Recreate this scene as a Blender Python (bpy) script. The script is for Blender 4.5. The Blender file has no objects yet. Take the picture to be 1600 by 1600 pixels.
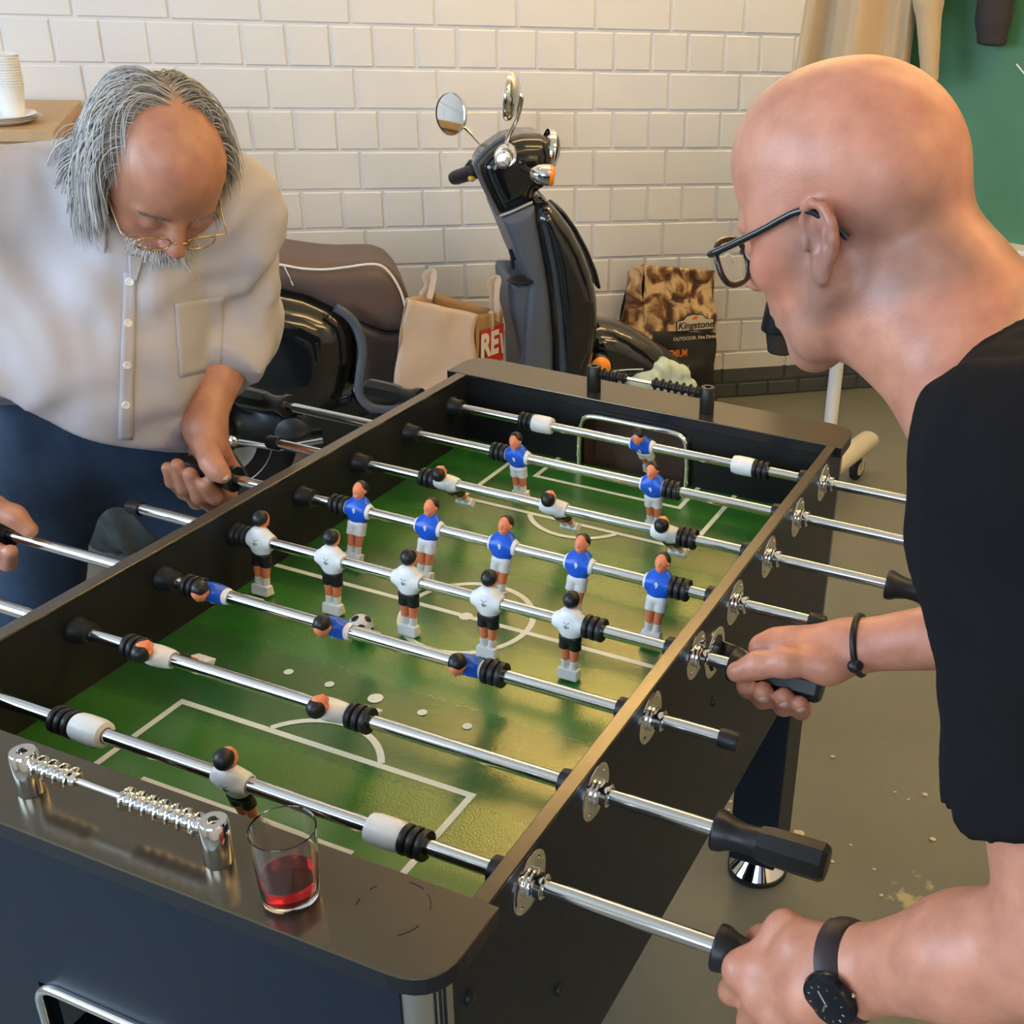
import bpy, bmesh, math, random
import numpy as np
from mathutils import Vector, Matrix
random.seed(7); np.random.seed(7)
# ---- tuning values for camera exposure, sky and the large area lights (name, u, d, z, target u, d, z, size, size, watts, colour)
EXPOSURE = 0.06
WORLD = 0.5
AREAS = [
    ('window_light_front', -1.6, 5.8, 1.75, -0.2, 1.5, 0.7, 2.2, 1.6, 50, (0.66, 0.82, 1.0)),
    ('window_light_left', -2.8, 2.6, 1.75, 0.3, 1.6, 0.9, 2.6, 1.5, 100, (0.60, 0.78, 1.0)),
]
TUBE = 34.0
SC = bpy.context.scene
COL = SC.collection
rad = math.radians
# ---------------------------------------------------------------- camera
CAM = np.array([0.7656, -0.7181, 1.6267])
cam_d = bpy.data.cameras.new('camera'); cam_o = bpy.data.objects.new('camera', cam_d); COL.objects.link(cam_o)
cam_o.location = CAM; cam_o.rotation_euler = (rad(63.5294), rad(-2.71755), rad(22.08844))
cam_d.lens = 1854.4 / 1600 * 36; cam_d.sensor_width = 36; cam_d.shift_x = -266.67 / 1600
cam_d.clip_start = 0.02; cam_d.clip_end = 60
SC.camera = cam_o
# ---------------------------------------------------------------- wall frame: u along the brick wall, d out from it, z up
YAW = 0.6907
U = np.array([math.cos(YAW), math.sin(YAW), 0.0]); N = np.array([math.sin(YAW), -math.cos(YAW), 0.0])
W0 = np.array([-1.780, 2.362, 0.0])
def wp(u, d, z): return Vector(W0 + U * u + N * d + np.array([0, 0, z]))
WM = Matrix(((U[0], N[0], 0, W0[0]), (U[1], N[1], 0, W0[1]), (0, 0, 1, 0), (0, 0, 0, 1)))   # local (u,d,z) -> world (left handed in u,d)
# ---------------------------------------------------------------- world and lights
SC.view_settings.view_transform = 'Standard'; SC.view_settings.look = 'None'
SC.view_settings.gamma = 1.0; SC.view_settings.use_curve_mapping = False
SC.view_settings.exposure = EXPOSURE
SC.render.film_transparent = False
wd = bpy.data.worlds.new('daylight'); SC.world = wd; wd.use_nodes = True
bg = wd.node_tree.nodes['Background']; bg.inputs[0].default_value = (0.62, 0.78, 1.0, 1); bg.inputs[1].default_value = WORLD
def area(name, u, d, z, tu, td, tz, sx, sy, power, col):
    l = bpy.data.lights.new(name, 'AREA'); l.shape = 'RECTANGLE'; l.size = sx; l.size_y = sy; l.energy = power; l.color = col
    o = bpy.data.objects.new(name, l); COL.objects.link(o); p = wp(u, d, z); o.location = p
    o.rotation_euler = (wp(tu, td, tz) - p).to_track_quat('-Z', 'Y').to_euler(); return o
for a in AREAS: area(*a)
# ---------------------------------------------------------------- materials
MATS = {}
def nodes(name):
    m = bpy.data.materials.new(name); m.use_nodes = True; MATS[name] = m
    nt = m.node_tree; b = nt.nodes['Principled BSDF']; return m, nt, b
def mat(name, col, rough=0.5, metal=0.0, spec=0.5, noise=0.0, nscale=40, bump=0.0, bscale=200, coat=0.0, sss=0.0, trans=0.0, ior=1.45, sheen=0.0, rvar=0.0, detail=4, stretch=None, bdist=0.002, alpha=1.0):
    m, nt, b = nodes(name)
    c = tuple(col) + (1,)
    b.inputs['Base Color'].default_value = c; b.inputs['Roughness'].default_value = rough; b.inputs['Metallic'].default_value = metal
    b.inputs['Specular IOR Level'].default_value = spec; b.inputs['Coat Weight'].default_value = coat; b.inputs['Coat Roughness'].default_value = 0.04
    b.inputs['IOR'].default_value = ior; b.inputs['Transmission Weight'].default_value = trans; b.inputs['Sheen Weight'].default_value = sheen
    b.inputs['Alpha'].default_value = alpha
    if sss: b.inputs['Subsurface Weight'].default_value = sss; b.inputs['Subsurface Radius'].default_value = (0.012, 0.004, 0.002); b.inputs['Subsurface Scale'].default_value = 0.6
    tc = nt.nodes.new('ShaderNodeTexCoord'); src = tc.outputs['Object']
    if stretch:
        mp = nt.nodes.new('ShaderNodeMapping'); mp.inputs['Scale'].default_value = stretch; nt.links.new(src, mp.inputs[0]); src = mp.outputs[0]
    if noise or rvar:
        n = nt.nodes.new('ShaderNodeTexNoise'); n.inputs['Scale'].default_value = nscale; n.inputs['Detail'].default_value = detail; nt.links.new(src, n.inputs['Vector'])
        if noise:
            mx = nt.nodes.new('ShaderNodeMix'); mx.data_type = 'RGBA'; mx.inputs[6].default_value = tuple(max(0, x * (1 - noise)) for x in col) + (1,)
            mx.inputs[7].default_value = tuple(min(1, x * (1 + noise)) for x in col) + (1,)
            nt.links.new(n.outputs[0], mx.inputs[0]); nt.links.new(mx.outputs[2], b.inputs['Base Color'])
        if rvar:
            mr = nt.nodes.new('ShaderNodeMapRange'); mr.inputs[1].default_value = .3; mr.inputs[2].default_value = .7; mr.inputs[3].default_value = rough - rvar; mr.inputs[4].default_value = rough + rvar
            nt.links.new(n.outputs[0], mr.inputs[0]); nt.links.new(mr.outputs[0], b.inputs['Roughness'])
    if bump:
        n2 = nt.nodes.new('ShaderNodeTexNoise'); n2.inputs['Scale'].default_value = bscale; n2.inputs['Detail'].default_value = 3; nt.links.new(src, n2.inputs['Vector'])
        bp = nt.nodes.new('ShaderNodeBump'); bp.inputs['Strength'].default_value = bump; bp.inputs['Distance'].default_value = bdist
        nt.links.new(n2.outputs[0], bp.inputs['Height']); nt.links.new(bp.outputs[0], b.inputs['Normal'])
    return m
# ---------------------------------------------------------------- mesh helpers
class MB:
    def __init__(s): s.v = []; s.f = []; s.m = []; s.n = 0
    def add(s, v, f, mi=0):
        o = s.n; v = [tuple(map(float, p)) for p in v]; s.v += v; s.n += len(v)
        s.f += [tuple(i + o for i in q) for q in f]; s.m += [mi] * len(f); return s
    def box(s, lo, hi, mi=0, M=None):
        x0, y0, z0 = lo; x1, y1, z1 = hi
        v = [(x0,y0,z0),(x1,y0,z0),(x1,y1,z0),(x0,y1,z0),(x0,y0,z1),(x1,y0,z1),(x1,y1,z1),(x0,y1,z1)]
        if M is not None: v = [tuple(M @ Vector(p)) for p in v]
        return s.add(v, [(0,3,2,1),(4,5,6,7),(0,1,5,4),(1,2,6,5),(2,3,7,6),(3,0,4,7)], mi)
    def prism(s, poly, z0, z1, mi=0, M=None):
        n = len(poly); v = [(x, y, z0) for x, y in poly] + [(x, y, z1) for x, y in poly]
        if M is not None: v = [tuple(M @ Vector(p)) for p in v]
        f = [tuple(range(n))[::-1], tuple(range(n, 2 * n))] + [(i, (i + 1) % n, n + (i + 1) % n, n + i) for i in range(n)]
        return s.add(v, f, mi)
    def lathe(s, prof, axis=(0,0,1), org=(0,0,0), seg=24, mi=0, cap=True):
        A = Vector(axis).normalized(); X = A.orthogonal().normalized(); Y = A.cross(X); O = Vector(org)
        v = []; f = []; n = len(prof)
        for r, h in prof:
            for k in range(seg):
                a = 2 * math.pi * k / seg; v.append(O + A * h + X * (r * math.cos(a)) + Y * (r * math.sin(a)))
        for i in range(n - 1):
            for k in range(seg):
                k2 = (k + 1) % seg; f.append((i*seg+k, i*seg+k2, (i+1)*seg+k2, (i+1)*seg+k))
        if cap: f += [tuple(range(seg))[::-1], tuple((n-1)*seg + k for k in range(seg))]
        return s.add(v, f, mi)
    def tube(s, pts, r, seg=10, mi=0, closed=False, cap=True, flat=None):
        pts = [Vector(p) for p in pts]; n = len(pts); rr = r if hasattr(r, '__len__') else [r] * n
        v = []; f = []; X = None
        for i, p in enumerate(pts):
            a = pts[(i - 1) % n] if (closed or i > 0) else p; b = pts[(i + 1) % n] if (closed or i < n - 1) else p
            T = (b - a); T = T.normalized() if T.length > 1e-9 else Vector((0,0,1))
            if X is None: X = Vector(flat) if flat is not None else T.orthogonal()
            X = (X - T * X.dot(T)); X = X.normalized() if X.length > 1e-6 else T.orthogonal().normalized(); Y = T.cross(X)
            q = rr[i]; qx, qy = (q, q) if not hasattr(q, '__len__') else q
            for k in range(seg):
                t = 2 * math.pi * k / seg; v.append(p + X * (qx * math.cos(t)) + Y * (qy * math.sin(t)))
        m = n if closed else n - 1
        for i in range(m):
            j = (i + 1) % n
            for k in range(seg):
                k2 = (k + 1) % seg; f.append((i*seg+k, i*seg+k2, j*seg+k2, j*seg+k))
        if cap and not closed: f += [tuple(range(seg))[::-1], tuple((n-1)*seg + k for k in range(seg))]
        return s.add(v, f, mi)
    def ball(s, c, r, seg=16, rings=10, mi=0, M=None):
        rx, ry, rz = r if hasattr(r, '__len__') else (r, r, r); v = []; f = []
        for i in range(1, rings):
            t = math.pi * i / rings
            for k in range(seg):
                a = 2 * math.pi * k / seg; v.append(Vector((rx*math.sin(t)*math.cos(a), ry*math.sin(t)*math.sin(a), rz*math.cos(t))))
        v += [Vector((0,0,rz)), Vector((0,0,-rz))]; top = len(v) - 2
        for i in range(rings - 2):
            for k in range(seg):
                k2 = (k+1) % seg; f.append((i*seg+k, (i+1)*seg+k, (i+1)*seg+k2, i*seg+k2))
        for k in range(seg):
            k2 = (k+1) % seg; f.append((top, k, k2)); f.append((top+1, (rings-2)*seg+k2, (rings-2)*seg+k))
        v = [(M @ p if M is not None else p) + Vector(c) for p in v]
        return s.add(v, f, mi)
    def build(s, name, mats, parent=None, smooth=None, bevel=0, bseg=2, M=None, normals=False):
        me = bpy.data.meshes.new(name)
        v = [tuple(M @ Vector(p)) for p in s.v] if M is not None else s.v
        me.from_pydata(v, [], s.f)
        mats = mats if isinstance(mats, (list, tuple)) else [mats]
        for m in mats: me.materials.append(m)
        me.polygons.foreach_set('material_index', s.m); me.update()
        if normals:
            bm = bmesh.new(); bm.from_mesh(me); bmesh.ops.recalc_face_normals(bm, faces=bm.faces); bm.to_mesh(me); bm.free()
        if smooth is not None:
            me.polygons.foreach_set('use_smooth', [True] * len(me.polygons)); me.set_sharp_from_angle(angle=rad(smooth))
        return link(name, me, parent, bevel, bseg)
def link(name, me, parent=None, bevel=0, bseg=2):
    o = bpy.data.objects.new(name, me); COL.objects.link(o)
    if parent is not None: o.parent = parent
    if bevel:
        b = o.modifiers.new('bevel', 'BEVEL'); b.width = bevel; b.segments = bseg; b.limit_method = 'ANGLE'; b.angle_limit = rad(40)
        me.polygons.foreach_set('use_smooth', [True] * len(me.polygons)); me.set_sharp_from_angle(angle=rad(30))
    return o
def tag(o, label=None, cat=None, group=None, kind=None):
    if label: o['label'] = label
    if cat: o['category'] = cat
    if group: o['group'] = group
    if kind: o['kind'] = kind
    return o
def thing(name, label, cat, loc=(0,0,0), group=None, rot=None):
    o = bpy.data.objects.new(name, None); COL.objects.link(o); o.location = loc; o.empty_display_size = .05
    if rot: o.rotation_euler = rot
    return tag(o, label, cat, group)
def kids(o): return [c for c in bpy.data.objects if c.parent == o]
def copy_tree(o, parent=None):
    c = o.copy(); COL.objects.link(c); c.parent = parent
    for ch in kids(o): copy_tree(ch, c)
    return c
def smooth_path(pts, n=8, closed=False):
    P = [np.array(p, float) for p in pts]; out = []; m = len(P)
    for i in range(m if closed else m - 1):
        p0 = P[(i-1) % m] if (closed or i > 0) else P[i]; p1 = P[i]; p2 = P[(i+1) % m]; p3 = P[(i+2) % m] if (closed or i < m - 2) else P[(i+1) % m]
        for k in range(n):
            t = k / n; out.append(0.5 * ((2*p1) + (-p0+p2)*t + (2*p0-5*p1+4*p2-p3)*t*t + (-p0+3*p1-3*p2+p3)*t**3))
    if not closed: out.append(P[-1])
    return [tuple(p) for p in out]
def round_poly(pts, r, seg=5):
    out = []; n = len(pts)
    for i in range(n):
        p = Vector(pts[i]); a = Vector(pts[i-1]); b = Vector(pts[(i+1) % n]); rr = r[i] if hasattr(r, '__len__') else r
        if rr <= 0: out.append(tuple(p)); continue
        da = (a-p); db = (b-p); l = min(rr, da.length*.49, db.length*.49); pa = p+da.normalized()*l; pb = p+db.normalized()*l
        for k in range(seg+1):
            t = k/seg; out.append(tuple(pa*(1-t)**2 + p*2*t*(1-t) + pb*t*t))
    return out
# ---------------------------------------------------------------- implicit surfaces (smooth unions of round cones, ellipsoids, rounded extrusions), meshed by surface nets
def smin(a, b, k):
    if k <= 0: return np.minimum(a, b)
    h = np.clip(k - np.abs(a - b), 0, None) / k; return np.minimum(a, b) - h*h*k*0.25
class SDF:
    def __init__(s): s.p = []
    def cone(s, a, b, r1, r2=None, k=0.02, sub=False, clip=None, sq=None):
        r2 = r1 if r2 is None else r2; a = np.array(a, float); b = np.array(b, float); m = max(r1, r2) * (max(1, max(sq[1])) if sq else 1)
        def fn(P):
            if sq is None:
                ab = b - a; t = np.clip(((P - a) @ ab) / max(ab @ ab, 1e-12), 0, 1)
                d = np.linalg.norm(P - a - t[..., None]*ab, axis=-1) - (r1 + (r2-r1)*t)
            else:                                            # flattened cross-section: sq = (side axis, (scale side, scale other))
                ab = b - a; L = np.linalg.norm(ab); T = ab / L; S_ = np.array(sq[0], float); S_ = S_ - T*(S_ @ T); S_ /= np.linalg.norm(S_); O_ = np.cross(T, S_)
                q = P - a; t = q @ T; x = (q @ S_)/sq[1][0]; y = (q @ O_)/sq[1][1]; tc = np.clip(t/L, 0, 1); e = t - tc*L
                d = (np.sqrt(x*x + y*y + e*e) - (r1 + (r2-r1)*tc)) * min(sq[1])
            if clip is not None:
                o, n_ = np.array(clip[0], float), np.array(clip[1], float); n_ = n_/np.linalg.norm(n_); d = np.maximum(d, (P - o) @ n_)
            return d
        s.p.append((fn, np.minimum(a, b) - m, np.maximum(a, b) + m, k, sub)); return s
    def ell(s, c, r, k=0.02, R=None, sub=False):
        c = np.array(c, float); r = np.array(r if hasattr(r, '__len__') else (r,)*3, float); R = np.eye(3) if R is None else np.array(R, float)
        def fn(P):
            q = (P - c) @ R; k0 = np.linalg.norm(q / r, axis=-1); k1 = np.linalg.norm(q / (r*r), axis=-1); return k0*(k0-1)/np.maximum(k1, 1e-9)
        e = np.abs(R) @ r; s.p.append((fn, c - e, c + e, k, sub)); return s
    def torus(s, c, R1, r, Rm, k=0.01, sx=1.0, sub=False):
        c = np.array(c, float); Rm = np.array(Rm, float)
        def fn(P):
            q = (P - c) @ Rm; l = np.sqrt((q[..., 0]/sx)**2 + q[..., 1]**2) - R1; return np.sqrt(l*l + q[..., 2]**2) - r
        e = (R1 + r) * max(1, sx) * np.ones(3); s.p.append((fn, c - e, c + e, k, sub)); return s
    def extr(s, poly, w0, w1, r, frame, k=0.01, sub=False, taper=None):
        """rounded extrusion of a 2-D outline; frame = (origin, X, Y, Z) columns; w along Z"""
        O, X, Y, Z = [np.array(q, float) for q in frame]; poly = np.array(poly, float)
        def fn(P):
            q = P - O; x = q @ X; y = q @ Y; w = q @ Z; hw = (w1-w0)/2 - r; wc = np.abs(w - (w0+w1)/2) - hw
            d2 = np.full(x.shape, 1e9); inside = np.zeros(x.shape, bool); n = len(poly)
            for i in range(n):
                a = poly[i]; b = poly[(i+1) % n]; e = b - a; px = x - a[0]; py = y - a[1]
                t = np.clip((px*e[0] + py*e[1]) / max(e @ e, 1e-12), 0, 1); d2 = np.minimum(d2, (px - e[0]*t)**2 + (py - e[1]*t)**2)
                c = ((a[1] > y) != (b[1] > y)) & (x < (b[0]-a[0])*(y-a[1])/(b[1]-a[1] if abs(b[1]-a[1]) > 1e-12 else 1e-12) + a[0]); inside ^= c
            d = np.sqrt(d2); d = np.where(inside, -d, d) + r
            return np.minimum(np.maximum(d, wc), 0) + np.sqrt(np.clip(d, 0, None)**2 + np.clip(wc, 0, None)**2) - r
        cs = np.array([O + X*p[0] + Y*p[1] + Z*w for p in poly for w in (w0, w1)])
        s.p.append((fn, cs.min(0) - .01, cs.max(0) + .01, k, sub)); return s
    def raw(s, fn, lo, hi, k=0.01, sub=False): s.p.append((fn, np.array(lo, float), np.array(hi, float), k, sub)); return s
    def bounds(s):
        lo = np.min([q[1] for q in s.p if not q[4]], 0); hi = np.max([q[2] for q in s.p if not q[4]], 0); return lo, hi
    def field(s, xs, ys, zs, post=None):
        F = np.full((len(xs), len(ys), len(zs)), 0.05, np.float32)
        for fn, lo, hi, k, sub in s.p:
            m = k + 0.012; sl = []
            for a, l, h in ((xs, lo[0], hi[0]), (ys, lo[1], hi[1]), (zs, lo[2], hi[2])):
                i0 = max(int(np.searchsorted(a, l - m)) - 1, 0); i1 = min(int(np.searchsorted(a, h + m)) + 1, len(a)); sl.append(slice(i0, i1))
            if any(q.stop <= q.start for q in sl): continue
            P = np.stack(np.meshgrid(xs[sl[0]], ys[sl[1]], zs[sl[2]], indexing='ij'), -1)
            d = np.minimum(fn(P), 0.05).astype(np.float32); g = F[tuple(sl)]
            F[tuple(sl)] = -smin(-g, d, k) if sub else smin(g, d, k)
        if post is not None:
            P = np.stack(np.meshgrid(xs, ys, zs, indexing='ij'), -1); F = post(P, F).astype(np.float32)
        return F
    def mesh(s, h, fine=(), post=None, lo=None, hi=None):
        """h: grid step; fine = [(lo, hi, h)] boxes meshed with a smaller step"""
        l, H = s.bounds(); l = l - .045 if lo is None else np.array(lo, float); H = H + .045 if hi is None else np.array(hi, float)
        V = []; Fc = []; n = 0
        boxes = [(l, H, h, False)] + [(np.array(a, float), np.array(b, float), q, True) for a, b, q in fine]
        for bl, bh, st, isf in boxes:
            ax = [np.arange(bl[i], bh[i] + st, st) for i in range(3)]
            F = s.field(*ax, post=post); v, f = surfnet(F, ax)
            if not len(v): continue
            if not isf and len(fine):
                c = v[f].mean(1); kill = np.zeros(len(c), bool)
                for a, b, q in fine: kill |= np.all((c > np.array(a) + st*1.2) & (c < np.array(b) - st*1.2), axis=1)
                f = f[~kill]
            V.append(v); Fc.append(f + n); n += len(v)
        return np.concatenate(V), np.concatenate(Fc)
def surfnet(F, ax):
    S = F < 0; c = np.zeros(tuple(np.array(F.shape) - 1), np.int8); A = F.shape
    for i in (0, 1):
        for j in (0, 1):
            for k in (0, 1): c += S[i:A[0]-1+i, j:A[1]-1+j, k:A[2]-1+k]
    cell = (c > 0) & (c < 8); I = np.argwhere(cell); idx = np.full(cell.shape, -1, np.int64); idx[cell] = np.arange(len(I))
    if not len(I): return np.zeros((0,3)), np.zeros((0,4), int)
    pos = np.zeros((len(I), 3)); cnt = np.zeros(len(I))
    for a in range(3):
        b, d = [q for q in range(3) if q != a]
        for o1 in (0, 1):
            for o2 in (0, 1):
                i0 = I.copy(); i0[:, b] += o1; i0[:, d] += o2; i1 = i0.copy(); i1[:, a] += 1
                v0 = F[tuple(i0.T)]; v1 = F[tuple(i1.T)]; x = (v0 < 0) != (v1 < 0)
                t = np.where(x, v0 / np.where(x, v0 - v1, 1), 0)
                p = (i0 - I).astype(float); p[:, a] += t; pos[x] += p[x]; cnt += x
    pos = pos / cnt[:, None] + I
    v = np.stack([np.interp(pos[:, q], np.arange(len(ax[q])), ax[q]) for q in range(3)], -1)
    Q = []
    for a in range(3):
        b, d = (a+1) % 3, (a+2) % 3
        s0 = [slice(None)]*3; s1 = [slice(None)]*3; s0[a] = slice(0, -1); s1[a] = slice(1, None)
        X = S[tuple(s0)] != S[tuple(s1)]; E = np.argwhere(X); E = E[(E[:, b] > 0) & (E[:, d] > 0) & (E[:, b] < A[b]-1) & (E[:, d] < A[d]-1)]
        if not len(E): continue
        def cidx(ob, od):
            e = E.copy(); e[:, b] += ob; e[:, d] += od; return idx[tuple(e.T)]
        q = np.stack([cidx(-1,-1), cidx(0,-1), cidx(0,0), cidx(-1,0)], -1); inn = S[tuple(E.T)]
        q[~inn] = q[~inn][:, ::-1]; Q.append(q)
    return v, np.concatenate(Q)
def relax(v, f, it=2, lam=.5):
    n = len(v); e = np.concatenate([f[:, [0,1]], f[:, [1,2]], f[:, [2,3]], f[:, [3,0]]]); e = np.concatenate([e, e[:, ::-1]])
    deg = np.bincount(e[:, 0], minlength=n).astype(float); deg[deg == 0] = 1
    for i in range(it):
        a = np.stack([np.bincount(e[:, 0], weights=v[e[:, 1], q], minlength=n) for q in range(3)], -1) / deg[:, None]
        v = v + (a - v)*lam
    return v
def sdf_obj(name, s, h, mats, parent=None, fine=(), post=None, it=1, color=None, matfn=None, lo=None, hi=None, M=None):
    v, f = s.mesh(h, fine, post, lo, hi)
    if it: v = relax(v, f, it)
    me = bpy.data.meshes.new(name)
    if M is not None: vv = v @ np.array(M.to_3x3()).T + np.array(M.translation)
    else: vv = v
    me.vertices.add(len(v)); me.vertices.foreach_set('co', vv.astype(np.float32).ravel())
    me.loops.add(len(f)*4); me.loops.foreach_set('vertex_index', f.astype(np.int32).ravel())
    me.polygons.add(len(f)); me.polygons.foreach_set('loop_start', np.arange(0, len(f)*4, 4, dtype=np.int32)); me.polygons.foreach_set('loop_total', np.full(len(f), 4, np.int32))
    me.polygons.foreach_set('use_smooth', np.ones(len(f), bool))
    for m in (mats if isinstance(mats, (list, tuple)) else [mats]): me.materials.append(m)
    if matfn is not None: me.polygons.foreach_set('material_index', matfn(v[f].mean(1)).astype(np.int32))
    me.update(); me.validate()
    if color is not None:
        ca = me.color_attributes.new('pigment', 'FLOAT_COLOR', 'POINT'); c = np.ones((len(v), 4), np.float32); c[:, :3] = color(v); ca.data.foreach_set('color', c.ravel())
    o = bpy.data.objects.new(name, me); COL.objects.link(o)
    if parent is not None: o.parent = parent
    return o
# ================================================================ the room
m_wall = mat('painted_brick', (.74,.72,.69), .62, noise=.03, nscale=5, bump=.35, bscale=90, bdist=.0015)
m_base = mat('dark_grey_paint', (.075,.085,.085), .55, bump=.35, bscale=90, bdist=.0015)
m_ceil = mat('ceiling_paint', (.78,.76,.70), .8)
m_plaster = mat('plain_plaster', (.70,.68,.63), .8)
m_floor, nt, b = nodes('painted_concrete')
b.inputs['Roughness'].default_value = .38
tc = nt.nodes.new('ShaderNodeTexCoord')
n1 = nt.nodes.new('ShaderNodeTexNoise'); n1.inputs['Scale'].default_value = 1.6; n1.inputs['Detail'].default_value = 6
n2 = nt.nodes.new('ShaderNodeTexNoise'); n2.inputs['Scale'].default_value = 60; n2.inputs['Detail'].default_value = 3
r1 = nt.nodes.new('ShaderNodeValToRGB'); r1.color_ramp.elements[0].color = (.145,.15,.125,1); r1.color_ramp.elements[1].color = (.20,.20,.165,1); r1.color_ramp.elements[0].position = .3; r1.color_ramp.elements[1].position = .7
r2 = nt.nodes.new('ShaderNodeValToRGB'); r2.color_ramp.elements[0].color = (.86,.86,.86,1); r2.color_ramp.elements[1].color = (1.1,1.1,1.1,1)
mx = nt.nodes.new('ShaderNodeMix'); mx.data_type = 'RGBA'; mx.blend_type = 'MULTIPLY'; mx.inputs[0].default_value = .5
# worn scuff with a shape of its own beside the far leg
geo = nt.nodes.new('ShaderNodeNewGeometry'); vm = nt.nodes.new('ShaderNodeVectorMath'); vm.operation = 'DISTANCE'; vm.inputs[1].default_value = (.62,1.02,0)
nt.links.new(geo.outputs['Position'], vm.inputs[0])
mr = nt.nodes.new('ShaderNodeMapRange'); mr.inputs[1].default_value = .02; mr.inputs[2].default_value = .14; mr.inputs[3].default_value = .32; mr.inputs[4].default_value = 0
n3 = nt.nodes.new('ShaderNodeTexNoise'); n3.inputs['Scale'].default_value = 28; n3.inputs['Detail'].default_value = 5
md = nt.nodes.new('ShaderNodeMath'); md.operation = 'ADD'; gt = nt.nodes.new('ShaderNodeMapRange'); gt.inputs[1].default_value = .78; gt.inputs[2].default_value = .88
nt.links.new(vm.outputs['Value'], mr.inputs[0]); nt.links.new(tc.outputs['Object'], n3.inputs['Vector']); nt.links.new(mr.outputs[0], md.inputs[0]); nt.links.new(n3.outputs[0], md.inputs[1]); nt.links.new(md.outputs[0], gt.inputs[0])
mx2 = nt.nodes.new('ShaderNodeMix'); mx2.data_type = 'RGBA'; mx2.inputs[7].default_value = (.42,.36,.22,1)
for n_ in (n1, n2): nt.links.new(tc.outputs['Object'], n_.inputs['Vector'])
nt.links.new(n1.outputs[0], r1.inputs[0]); nt.links.new(n2.outputs[0], r2.inputs[0]); nt.links.new(r1.outputs[0], mx.inputs[6]); nt.links.new(r2.outputs[0], mx.inputs[7])
nt.links.new(mx.outputs[2], mx2.inputs[6]); nt.links.new(gt.outputs[0], mx2.inputs[0]); nt.links.new(mx2.outputs[2], b.inputs['Base Color'])
bp = nt.nodes.new('ShaderNodeBump'); bp.inputs['Strength'].default_value = .12; bp.inputs['Distance'].default_value = .002; nt.links.new(n2.outputs[0], bp.inputs['Height']); nt.links.new(bp.outputs[0], b.inputs['Normal'])

UL, UR, DF, CH = -2.9, 3.4, 6.0, 2.9
def struct(name, mb, m, **k): return tag(mb.build(name, m, M=WM, normals=True, **k), kind='structure')
struct('floor', MB().box((UL-.2, -.2, -.12), (UR+.2, DF+.2, 0)), m_floor)
struct('ceiling', MB().box((UL-.2, -.2, CH), (UR+.2, DF+.2, CH+.12)), m_ceil)
# back wall: real painted bricks, stretcher and header courses in turn, mortar set back
mb = MB().box((UL-.2, -.2, 0), (UR+.2, -.004, CH))
def brick(u0, u1, z0, z1):
    j = .0045; e = .0035; p = random.uniform(0.0, .0025); t = [random.uniform(-.0009, .0009) for _ in range(4)]
    u0 += j + t[0]; u1 -= j + t[1]; z0 += j + t[2]; z1 -= j + t[3]
    mi = 0
    v = [(u0,-.006,z0),(u1,-.006,z0),(u1,-.006,z1),(u0,-.006,z1),(u0,p-.003,z0),(u1,p-.003,z0),(u1,p-.003,z1),(u0,p-.003,z1),(u0+e,p,z0+e),(u1-e,p,z0+e),(u1-e,p,z1-e),(u0+e,p,z1-e)]
    mb.add(v, [(0,1,5,4),(1,2,6,5),(2,3,7,6),(3,0,4,7),(4,5,9,8),(5,6,10,9),(6,7,11,10),(7,4,8,11),(8,9,10,11)], mi)
BU, BZ, UA, Z1 = .127, .1237, .4099, 1.298
for r in range(-14, 12):
    z1 = Z1 - (r-1)*BZ; z0 = z1 - BZ
    if z0 > CH or z1 < .02: continue
    z0 = max(z0, .0); z1 = min(z1, CH)
    if r % 2:                                   # header course
        k = math.floor((UL-UA)/BU)
        while UA + k*BU < UR: brick(UA + k*BU, UA + (k+1)*BU, z0, z1); k += 1
    else:
        k = math.floor((UL-UA)/(2*BU)) - 1
        while UA + (2*k+.5)*BU < UR: brick(UA + (2*k+.5)*BU, UA + (2*k+2.5)*BU, z0, z1); k += 1
# paint: light above, a dark painted band at the foot of the wall
nt = m_wall.node_tree; b = nt.nodes['Principled BSDF']; l = b.inputs['Base Color'].links[0]; src = l.from_socket
geo = nt.nodes.new('ShaderNodeNewGeometry'); sx = nt.nodes.new('ShaderNodeSeparateXYZ'); cm = nt.nodes.new('ShaderNodeMath'); cm.operation = 'LESS_THAN'; cm.inputs[1].default_value = .118
mxp = nt.nodes.new('ShaderNodeMix'); mxp.data_type = 'RGBA'; mxp.inputs[7].default_value = (.075,.085,.085,1)
nt.links.new(geo.outputs['Position'], sx.inputs[0]); nt.links.new(sx.outputs['Z'], cm.inputs[0]); nt.links.new(cm.outputs[0], mxp.inputs[0]); nt.links.new(src, mxp.inputs[6]); nt.links.new(mxp.outputs[2], b.inputs['Base Color'])
struct('wall_back', mb, m_wall)
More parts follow.
